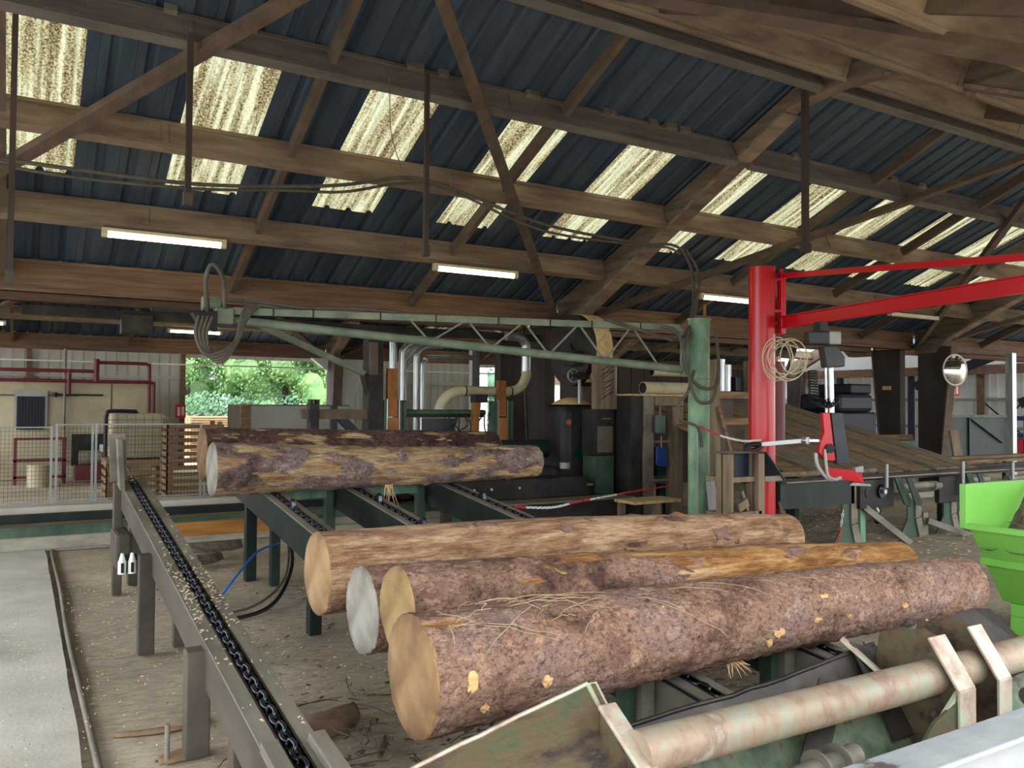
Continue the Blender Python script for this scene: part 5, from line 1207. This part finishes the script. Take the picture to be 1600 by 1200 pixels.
MB().tube([(3.0, 24.2, 1.62), (3.3, 24.2, 1.62)], .03, 10).build('branch', 'red_dark', rp)
# clutter behind the fence
ct = empty('red_frame_trolley', 'dark red tubular trolley frame on the floor in front of the kiln', 'trolley')
for (x, y) in ((-.1, 23.2), (.95, 23.2), (-.1, 23.8), (.95, 23.8)): MB().box(x, x + .07, y, y + .07, 0, 1.1).build('leg', 'red_dark', ct)
for z in (.15, .55, 1.08): MB().box(-.1, 1.02, 23.2, 23.26, z, z + .06).build('rail', 'red_dark', ct)
MB().box(-.05, .95, 23.25, 23.8, .56, .6).build('tray', 'panel_brown', ct)
tag(MB().cyl((.42, 22.6, 0), .24, .52, 'z', 20).build('bucket', 'cream'), 'cream bucket standing before the dark red trolley', 'bucket')
ct = empty('blue_pump_unit', 'dark pump set with pale fittings right of the trolley', 'pump')
MB().box(1.2, 2.0, 23.0, 23.6, .08, .45).build('base', 'red_dark', ct, bevel=.02); MB().cyl((1.3, 23.3, .62), .18, .5, 'x', 18).build('motor', 'steel_worn', ct); MB().cyl((1.85, 23.3, .45), .1, .5, 'z', 14).build('pump_head', 'galv_dull', ct); MB().box(1.15, 1.95, 23.7, 23.76, .4, 1.2).build('panel', 'steel_dark', ct)
for i, x in enumerate((2.3, 2.5)):
    tag(MB().bar((x, 22.2, 0), (x - .45, 22.6, 1.0), .06, .05).build('wood_prop', 'pallet'), ['left', 'right'][i] + ' of two leaning wooden props behind the mesh fence', 'prop', 'leaning props')
# big pale box in the doorway
bx_ = empty('storage_bin', 'big grey sided bin standing in front of the back opening', 'bin')
MB().box(5.27, 8.4, 23.4, 25.2, .5, 1.98).build('body', 'panel_brown', bx_, bevel=.02); MB().box(5.25, 5.5, 23.36, 23.42, .5, 1.99).build('corner_post', 'pallet', bx_)
MB().box(5.5, 8.4, 23.37, 23.4, .6, 1.95).build('front_sheet', 'clad', bx_)
for x in (5.3, 8.2): MB().box(x, x + .2, 23.4, 25.2, 0, .5).build('foot', 'pallet', bx_)

# ================================================================== LAMPS, CONDUITS, CABLES
def lamp(label, x0, x1, y, z, grp='strip lights under the purlins'):
    r = empty('strip_light', label, 'lamp', grp)
    MB().box(x0, x1, y - .05, y + .05, z + .03, z + .075).build('housing', 'lamp_end', r, bevel=.008); hs_ = r.children[0]
    MB().tube([(x0 + .06, y, z), (x1 - .06, y, z)], .045, 16).build('lit_tube', 'tube', r)
    for a, c in ((x0, x0 + .07), (x1 - .07, x1)): MB().tube([(a, y, z), (c, y, z)], .05, 16).build('end_cap', 'lamp_end', hs_)
lamp('lit strip light on the left under the lowest purlin', .86, 2.40, 11.75, 4.175); lamp('lit strip light left of the big rafter', 5.55, 7.09, 11.75, 4.16)
lamp('lit strip light just left of the red crane column', 11.2, 12.75, 11.75, 4.12); lamp('lit strip light far back above the opening', 3.7, 5.24, 26.0, 4.13)
lamp('lit strip light at the far left edge of the back nave', -2.05, -.35, 25.9, 4.10); lamp('lit strip light over the right hand back nave', 12.4, 13.94, 25.9, 4.16)
tag(MB().box(16.9, 18.7, 11.6, 11.72, 4.1, 4.18).build('unlit_light', 'lamp_end'), 'unlit strip light far right under the purlins', 'lamp')
for i, (x, y, z0, z1, w_, lb) in enumerate(((1.37, 8.50, 3.93, 5.62, .055, 'hanging conduit drop above the left strip light'), (-.1, 8.77, 3.07, 5.55, .05, 'hanging conduit drop at the far left edge'), (3.86, 8.38, 3.66, 5.72, .05, 'hanging conduit drop beside the long diagonal brace'), (8.76, 7.25, 4.02, 6.15, .07, 'hanging conduit drop in front of the big rafter'))):
    r = empty('hanging_conduit', lb, 'conduit', 'conduit drops from the roof')
    MB().box(x - w_ / 2, x + w_ / 2, y - w_ / 2, y + w_ / 2, z0 + .1, z1).build('conduit', 'column', r); MB().box(x - w_ * .75, x + w_ * .75, y - w_ * .75, y + w_ * .75, z0, z0 + .12).build('socket', 'conv_side', r)
cpts = [(-.6, 9.5, 4.40), (.34, 9.5, 4.385), (1.57, 9.5, 4.40), (2.62, 9.5, 4.52), (3.31, 9.5, 4.64), (4.15, 9.5, 4.85), (4.87, 9.5, 4.77), (6.16, 9.5, 4.5), (7.86, 9.5, 4.42), (8.4, 9.45, 4.45), (8.60, 9.4, 4.38)]
hose('overhead_cable', 'upper of two grey cables slung across the hall to the boom', 'cable', cpts, .022, 'cable', 8)
hose('overhead_cable', 'lower of two grey cables slung across the hall to the boom', 'cable', [(x, y + .05, z - .05 - .03 * math.sin(x * 2.2)) for x, y, z in cpts], .018, 'cable', 8)
hose('thin_wire', 'thin wire hanging from the roof left of the diagonal brace', 'wire', [(3.42, 8.4, 5.6), (3.44, 8.4, 5.0), (3.6, 8.45, 4.6)], .005, 'cable')
tag(MB().box(.0, 8.9, 13.9, 14.0, 3.28, 3.42).build('cable_tray', 'steel_dark'), 'dark cable tray running below the eave beam', 'tray')
tag(MB().box(1.3, 1.75, 13.75, 13.95, 3.05, 3.35).build('junction_box', 'steel_dark', None, bevel=.01), 'grey junction box hung under the cable tray', 'box')

# ================================================================== RIGHT HAND BACKGROUND
mr = empty('convex_mirror', 'round convex mirror mounted on the dark tapered column', 'mirror')
b = MB(); n, k = 36, 8; vs = []; ff = []; mc = Vector((20.2, 12.72, 3.05)); nd = Vector((-.75, -.66, -.12)).normalized(); ax = nd.cross(Vector((0, 0, 1))).normalized(); ay = ax.cross(nd)
ax = Vector((.98, -.2, 0)); nd = Vector((-.2, -.98, 0)).normalized(); ay = Vector((0, 0, 1)); mc = Vector((20.25, 12.15, 2.98))
for j in range(k + 1):
    t = (math.pi / 5) * j / k
    for i in range(n): a = 2 * math.pi * i / n; R = .38 / math.sin(math.pi / 5); vs.append(mc + (ax * math.cos(a) + ay * math.sin(a)) * R * math.sin(t) + nd * R * (math.cos(t) - math.cos(math.pi / 5)))
for j in range(k):
    for i in range(n): ff.append((j * n + i, j * n + (i + 1) % n, (j + 1) * n + (i + 1) % n, (j + 1) * n + i))
b.add(vs, ff, True); b.build('mirror_glass', 'mirror', mr); b = MB(); b.tube([mc + (ax * math.cos(a) + ay * math.sin(a)) * .385 for a in [2 * math.pi * i / 36 for i in range(36)]], .02, 8, False, True); b.build('rim', 'white', mr)
MB().tube([mc - nd * .02, mc - nd * .3], .03, 8).build('bracket', 'steel_dark', mr)
gp = empty('green_screen', 'dark green sheet screen standing beyond the tapered columns', 'screen')
MB().box(21.3, 24.1, 13.0, 13.05, .6, 1.8).build('sheet', 'green_dark', gp); MB().box(21.3, 24.1, 12.96, 13.0, 1.76, 1.84).build('top_rail', 'green_mach', gp); MB().bar((22.3, 12.97, 1.75), (23.9, 12.97, 1.05), .05, .03).build('stay', 'green_dark', gp); MB().box(22.25, 22.31, 12.96, 13.0, .6, 1.76).build('stay', 'green_dark', gp)
for x in (21.4, 24.0): MB().box(x, x + .1, 12.95, 13.05, 0, .6).build('leg', 'green_dark', gp)
tag(MB().bar((18.5, 10.9, .0), (18.5, 11.15, 1.5), .34, .05, (0, 1, 0)).build('leaning_board', 'plank_z'), 'pale wide board leaning upright right of the tapered columns', 'board')
tag(MB().bar((20.0, 13.3, .2), (20.0, 13.6, 1.3), 1.3, .04, (0, 1, 0)).build('plywood_sheet', 'pallet'), 'brown plywood sheet between the two tapered columns', 'board')
dm = empty('edger_machine', 'dark green edger machine behind the plank deck', 'machine')
MB().box(16.6, 18.6, 13.2, 14.6, 0, 1.9).build('body', 'navy', dm, bevel=.05); MB().box(16.9, 18.2, 13.0, 14.2, 1.9, 2.35).build('hood', 'navy', dm, bevel=.1); MB().box(17.6, 18.4, 13.2, 14.2, 2.35, 2.6).build('upper_box', 'navy', dm, bevel=.04)
MB().box(18.2, 19.3, 12.6, 13.2, 0, 1.2).build('outfeed_box', 'green_mach', dm, bevel=.02); MB().box(16.9, 17.1, 13.16, 13.2, 1.55, 1.62).build('plate', 'sawdust', dm)
cv = empty('covered_bench', 'bench under a dark green cover left of the edger', 'bench')
MB().box(12.6, 14.4, 12.8, 13.7, 1.75, 1.95).build('cover', 'green_dark', cv, bevel=.05); MB().box(13.1, 14.3, 13.0, 13.4, 1.95, 2.25).build('stack', 'steel_dark', cv)
for x in (12.7, 14.2): MB().box(x, x + .1, 12.9, 13.0, 0, 1.75).build('leg', 'green_dark', cv)
tag(MB().box(24.3, 24.5, 12.9, 13.1, 0, 3.6).build('steel_upright', 'galv'), 'galvanised upright beside the dark green screen', 'post')
for i, (y0, z0, y1, z1) in enumerate(((20.5, 2.9, 15.0, 4.8), (16.4, 2.2, 12.0, 4.2))):
    tag(MB().bar((31.4, y0, z0), (31.4, y1, z1), .14, .34, (0, 1, 1)).build('gable_beam', 'blue_steel'), ['upper', 'lower'][i] + ' sloping dark blue steel beam before the white right wall', 'beam')
for i, y in enumerate((17.9, 16.6)): tag(MB().bar((31.8, y, 2.2), (31.8, y - 1.3 if i == 0 else y + .9, 1.1), .05, .05).build('tie_bar', 'steel_dark'), ['left', 'right'][i] + ' thin diagonal tie on the white right wall', 'tie bar')
sk = empty('parts_rack', 'small blue and red parts rack against the white right wall', 'rack')
MB().box(30.0, 31.0, 15.6, 16.6, 1.0, 1.15).build('tray', 'blue_plastic', sk); MB().box(30.0, 31.0, 15.4, 17.1, .45, .95).build('drawer_block', 'red_plastic', sk); MB().box(30.0, 31, 15.5, 16.5, 1.6, 1.75).build('tray', 'blue_plastic', sk)
for y in (15.5, 16.5): MB().box(30.0, 30.1, y, y + .08, 0, 1.8).build('leg', 'galv_dull', sk)
tag(MB().box(30.2, 30.9, 17.0, 17.7, 0, 1.0).build('stacked_pallets', 'fresh'), 'pale pallet stack on the floor by the white right wall', 'pallet')
def sign(label, p, w_, h_, vertical='y'):
    r = empty('wall_sign', label, 'sign'); x, y, z = p
    if vertical == 'y':
        MB().box(x - w_ / 2, x + w_ / 2, y, y + .01, z - h_ / 2, z + h_ / 2).build('sign_board', 'sign_red', r); sb_ = r.children[0]; MB().box(x - w_ * .32, x - w_ * .05, y - .004, y, z - h_ * .34, z + h_ * .3).build('white_mark', 'sign_white', sb_); MB().box(x + w_ * .1, x + w_ * .34, y - .004, y, z - h_ * .3, z + h_ * .34).build('white_mark', 'sign_white', sb_)
sign('small red and white fire sign on the post left of the opening', (4.36, 27.68, 1.75), .3, .42); sign('small red sign on the dark tapered column under the mirror', (21.0, 12.6, 2.48), .38, .30)
tag(MB().box(20.33, 20.352, 14.0, 14.25, 2.50, 2.60).build('name_plate', 'sawdust'), 'small yellow plate on the left tapered column', 'plate')

# ================================================================== LOOSE BITS ON THE FLOOR
rnd = random.Random(21); ch = MB()
def bit(b, x, y, z, L, W, a):
    dx, dy = math.cos(a) * L / 2, math.sin(a) * L / 2; ex, ey = -math.sin(a) * W / 2, math.cos(a) * W / 2; t = rnd.uniform(-.006, .012)
    b.add([(x - dx - ex, y - dy - ey, z), (x + dx - ex, y + dy - ey, z + t), (x + dx + ex, y + dy + ey, z + t + .003), (x - dx + ex, y - dy + ey, z + .003), (x, y, z + .008)], [(0, 1, 4), (1, 2, 4), (2, 3, 4), (3, 0, 4)])
for i in range(9000):
    x, y = rnd.uniform(.45, 6.5), rnd.uniform(1.2, 12.3) ** 1.0
    if rnd.random() > .35 + .6 * (noise.noise(Vector((x * .8, y * .8, 1))) + .3): continue
    bit(ch, x, y, .012, rnd.uniform(.008, .03), rnd.uniform(.003, .008), rnd.uniform(0, 6.28))
for i in range(700): bit(ch, rnd.gauss(.1, .5) - .3, rnd.gauss(6.2, 1.6), .042, rnd.uniform(.006, .02), rnd.uniform(.003, .006), rnd.uniform(0, 6.28))
for i in range(1800):
    bit(ch, rnd.uniform(7, 16), rnd.uniform(3.5, 11), .012, rnd.uniform(.03, .12), rnd.uniform(.008, .025), rnd.gauss(0, .5))
tag(ch.build('wood_chips', 'chip'), 'pale wood chips scattered over the earth floor', 'wood chips', kind='stuff')
dc = MB()
for i in range(1500):
    x, y = rnd.uniform(1.2, 6.5), rnd.uniform(2.9, 9.5)
    if i < 900: x, y = rnd.uniform(1.2, 5.6), rnd.gauss(4.2, .9)
    bit(dc, x, y, .016, rnd.uniform(.02, .09), rnd.uniform(.008, .03), rnd.uniform(0, 6.28))
for i in range(160): bit(dc, rnd.uniform(7, 17), rnd.uniform(3.2, 11), .014, rnd.uniform(.1, .5), rnd.uniform(.01, .04), rnd.gauss(0, .3))
tag(dc.build('bark_litter', 'debris'), 'dark bark litter strewn under the logs and over the yard floor', 'bark litter', kind='stuff')
cc = MB()
for i in range(330):
    y = rnd.gauss(5.9, .45) if i < 240 else rnd.uniform(3.4, 9); s = rnd.choice([-1, 1]); x = 1.055 + s * rnd.uniform(.04, .12)
    bit(cc, x, y, zdeck(y) + .006, rnd.uniform(.01, .028), rnd.uniform(.004, .009), rnd.uniform(0, 6.28))
tag(cc.build('wood_chips', 'chip'), 'pale chips lying on the left conveyor rails', 'wood chips', kind='stuff')
def slab_piece(label, x, y, L, W, a, seed, z=.01, m='bark_chip'):
    b = MB(); r = random.Random(seed); n, k = 10, 4; vs = []; ff = []
    for i in range(n + 1):
        s = i / n; wd = W * (math.sin(math.pi * min(1, max(.12, s * .9 + .05))) ** .5) * r.uniform(.85, 1.1)
        for j in range(k + 1):
            t = j / k - .5; u, v = (s - .5) * L, t * wd; hz = z + .05 * (1 - 4 * t * t) * W / .25 + r.uniform(0, .006)
            vs.append((x + u * math.cos(a) - v * math.sin(a), y + u * math.sin(a) + v * math.cos(a), hz))
    for i in range(n):
        for j in range(k): ff.append((i * (k + 1) + j, i * (k + 1) + j + 1, (i + 1) * (k + 1) + j + 1, (i + 1) * (k + 1) + j))
    b.add(vs, ff, True); o = b.build('bark_slab', m); md = o.modifiers.new('th', 'SOLIDIFY'); md.thickness = .014
    return tag(o, label, 'bark', 'bark slabs on the floor')
slab_piece('large curved bark slab on the floor right of the left conveyor', 1.62, 5.0, .62, .34, .5, 1)
slab_piece('orange bark strip on the floor beside the left conveyor leg', .72, 5.45, .40, .08, -.2, 2)
slab_piece('bark piece on the floor at the lower left conveyor foot', .80, 5.0, .22, .14, .3, 3)
slab_piece('pale bark scrap leaning by the near conveyor leg', 1.0, 5.5, .16, .12, 1.2, 4)
slab_piece('short bark stick on the floor near the cut log ends', 1.85, 4.55, .30, .05, 1.1, 5)
slab_piece('rotten log chunk of bark under the conveyors by the plinth', 2.2, 11.2, .7, .42, .1, 6, .12, 'debris')
slab_piece('second rotten bark chunk under the conveyors', 1.9, 10.6, .6, .4, .4, 7, .08, 'debris')
for i, (x, y, h, lb) in enumerate(((.74, 4.95, .22, 'short upright rusty peg beside the near conveyor leg'),)):
    tag(MB().cyl((x, y, 0), .014, h, 'z', 8).build('steel_peg', 'steel_worn'), lb, 'peg')
rt = MB()
for i in range(60):
    p = Vector((rnd.uniform(1.2, 3.2), rnd.uniform(3.3, 5.6), .03)); a = rnd.uniform(0, 6.28); pts = [p]
    for k in range(5): a += rnd.uniform(-.5, .5); p = p + Vector((math.cos(a), math.sin(a), rnd.uniform(-.1, .12))) * rnd.uniform(.03, .12); pts.append(Vector((p.x, p.y, max(.015, p.z))))
    rt.tube(pts, rnd.uniform(.002, .006), 5, False)
tag(rt.build('fallen_twigs', 'debris'), 'thin dark twigs scattered on the floor below the log ends', 'twigs', kind='stuff')

# ================================================================== OUTSIDE BEYOND THE BACK WALL
def ball(b, c, r, n=10, k=6):
    vs = [(c[0] + r * math.sin(math.pi * j / k) * math.cos(2 * math.pi * i / n), c[1] + r * math.sin(math.pi * j / k) * math.sin(2 * math.pi * i / n), c[2] + r * math.cos(math.pi * j / k)) for j in range(k + 1) for i in range(n)]
    b.add(vs, [(j * n + i, j * n + (i + 1) % n, (j + 1) * n + (i + 1) % n, (j + 1) * n + i) for j in range(k) for i in range(n)], True)
def tree(label, x, y, h, rx, seed, m):
    r = empty('tree', label, 'tree', 'trees behind the hall'); rd = random.Random(seed)
    MB().tube([(x, y, 0), (x + .1, y, h * .3), (x - .1, y, h * .6)], .22, 10, True, False, .08).build('trunk', 'trunk', r)
    b = MB(); blobs = []
    for i in range(44):
        a = rd.uniform(0, 6.28); t = rd.random(); blobs.append((x + math.cos(a) * rx * .8 * rd.random() ** .5, y + math.sin(a) * rx * .7 * rd.random() ** .5, h * (.12 + .80 * t), rd.uniform(.7, 1.35) * (1.1 - .45 * t) * max(1, h / 8.5)))
    for (bx, by, bz, br) in blobs:
        for i in range(360):
            v = Vector((rd.gauss(0, 1), rd.gauss(0, 1), rd.gauss(0, 1))).normalized(); p = Vector((bx, by, bz)) + v * br * rd.uniform(.72, 1.05)
            if p.z < .1: continue
            nrm = (v + Vector((rd.uniform(-.7, .7), rd.uniform(-.7, .7), rd.uniform(-.2, .9)))).normalized(); a1 = nrm.orthogonal().normalized(); a2 = nrm.cross(a1); s = rd.uniform(.05, .10)
            b.add([p - a1 * s, p - a2 * s * .6, p + a1 * s, p + a2 * s * .6], [(0, 1, 2, 3)])
    b.build('foliage', m, r)
    b = MB()
    for (bx, by, bz, br) in blobs: ball(b, (bx, by, max(bz, br * .6)), br * .62)
    b.build('inner_crown', m, r)
for i, (x, y, h, rx, m, lb) in enumerate(((6.5, 40, 7.5, 3.2, 'leaf', 'leafy green tree at the left of the back opening'), (10.6, 38.5, 6.6, 3.0, 'leaf', 'leafy green tree in the middle of the back opening'), (13.6, 40, 7.2, 3.0, 'leaf', 'leafy green tree at the right of the back opening'), (9.2, 47, 13, 5.6, 'leaf2', 'taller bluish tree behind the others in the opening'), (16.2, 48, 13, 5.8, 'leaf2', 'bluish tree rising behind on the right of the opening'), (22.5, 42, 8.5, 4.4, 'leaf2', 'bluish green tree seen through the small side opening'))):
    tree(lb, x, y, h, rx, 50 + i, m)
hs = empty('hedge_bank', 'dense green hedge bank filling the ground beyond the opening', 'hedge'); rd = random.Random(77); b = MB()
for i in range(16000):
    p = Vector((rd.uniform(2, 28), rd.uniform(36, 38.5), 0)); p.z = rd.uniform(.1, 2.3 + .5 * noise.noise(Vector((p.x * .5, 0, 0)))); s = rd.uniform(.05, .10); v = Vector((rd.uniform(-1, 1), rd.uniform(-1.4, .3), rd.uniform(-.3, 1))).normalized(); a1 = v.orthogonal().normalized(); a2 = v.cross(a1)
    b.add([p - a1 * s, p - a2 * s * .6, p + a1 * s, p + a2 * s * .6], [(0, 1, 2, 3)])
tag(b.build('foliage', 'leaf2', hs), kind='stuff')
MB().prism([(1, 0), (29, 0), (29, 1.6), (1, 1.6)], 'y', 37.6, 38.2).build('hedge_core', 'trunk', hs)
for s_, (x0, x1, y0, zt, lb) in enumerate(((5.2, 7.35, 31.0, 1.52, 'stack of fresh sawn boards in the yard behind the left of the opening'), (9.2, 11.4, 31.0, 1.2, 'second stack of sawn boards further right in the yard'))):
    r = empty('timber_stack', lb, 'timber stack', 'board stacks in the yard'); z = .12
    for xx in (x0 + .2, x1 - .3): MB().box(xx, xx + .1, y0, y0 + 1.2, 0, .12).build('bearer', 'pallet', r)
    while z < zt:
        for j in range(5): MB().box(x0 + .02 * (j % 2), x1, y0 + .24 * j, y0 + .24 * j + .2, z, z + .05).build('board', 'fresh', r)
        MB().box(x0, x0 + .06, y0, y0 + 1.2, z + .05, z + .07).build('sticker_lath', 'fresh', r); z += .08
hw = empty('white_house', 'house with pale horizontal siding beyond the small side opening', 'house')
for i in range(18): MB().prism([(35.5, .22 * i), (35.5, .22 * i + .22), (35.45, .22 * i)], 'x', 17.0, 19.75).build('siding_board', 'siding', hw)
MB().box(17.0, 19.75, 35.51, 38, 0, 4.0).build('house_body', 'siding', hw); MB().prism([(16.7, 4.0), (20.0, 4.0), (18.4, 5.2)], 'y', 35.3, 38.2).build('house_roof', 'plywood', hw)
hw = empty('white_shed', 'pale boarded shed seen between the partition and the band saw', 'shed')
for i in range(14): MB().prism([(33.5, .22 * i), (33.5, .22 * i + .22), (33.45, .22 * i)], 'x', 20.6, 24.5).build('siding_board', 'siding', hw)
MB().box(20.6, 24.5, 33.51, 36, 0, 3.1).build('shed_body', 'siding', hw); MB().prism([(20.4, 3.1), (24.7, 3.1), (22.5, 4.0)], 'y', 33.3, 36.2).build('shed_roof', 'plywood', hw)
dp = empty('dark_partition', 'dark boarded partition wall behind the tool cabinet', 'partition')
for i in range(14): MB().box(11.7 + .42 * i, 12.1 + .42 * i, 16.5, 16.54, 0, 3.05).build('board', 'column', dp)
for z in (1.0, 2.3): MB().box(11.7, 17.6, 16.54, 16.6, z, z + .1).build('rail', 'plank_dark', dp)

# ================================================================== place every group's origin at its base
bpy.context.view_layer.update()
for e in [o for o in COL.objects if o.type == 'EMPTY' and o.parent is None]:
    lo = Vector((1e9,) * 3); hi = Vector((-1e9,) * 3)
    for c in e.children:
        for v in c.bound_box:
            p = c.matrix_world @ Vector(v); lo = Vector(map(min, lo, p)); hi = Vector(map(max, hi, p))
    if lo.x > 1e8: continue
    base = Vector(((lo.x + hi.x) / 2, (lo.y + hi.y) / 2, lo.z)); e.location = base
    for c in e.children: c.location = c.location - base
bpy.context.view_layer.update()
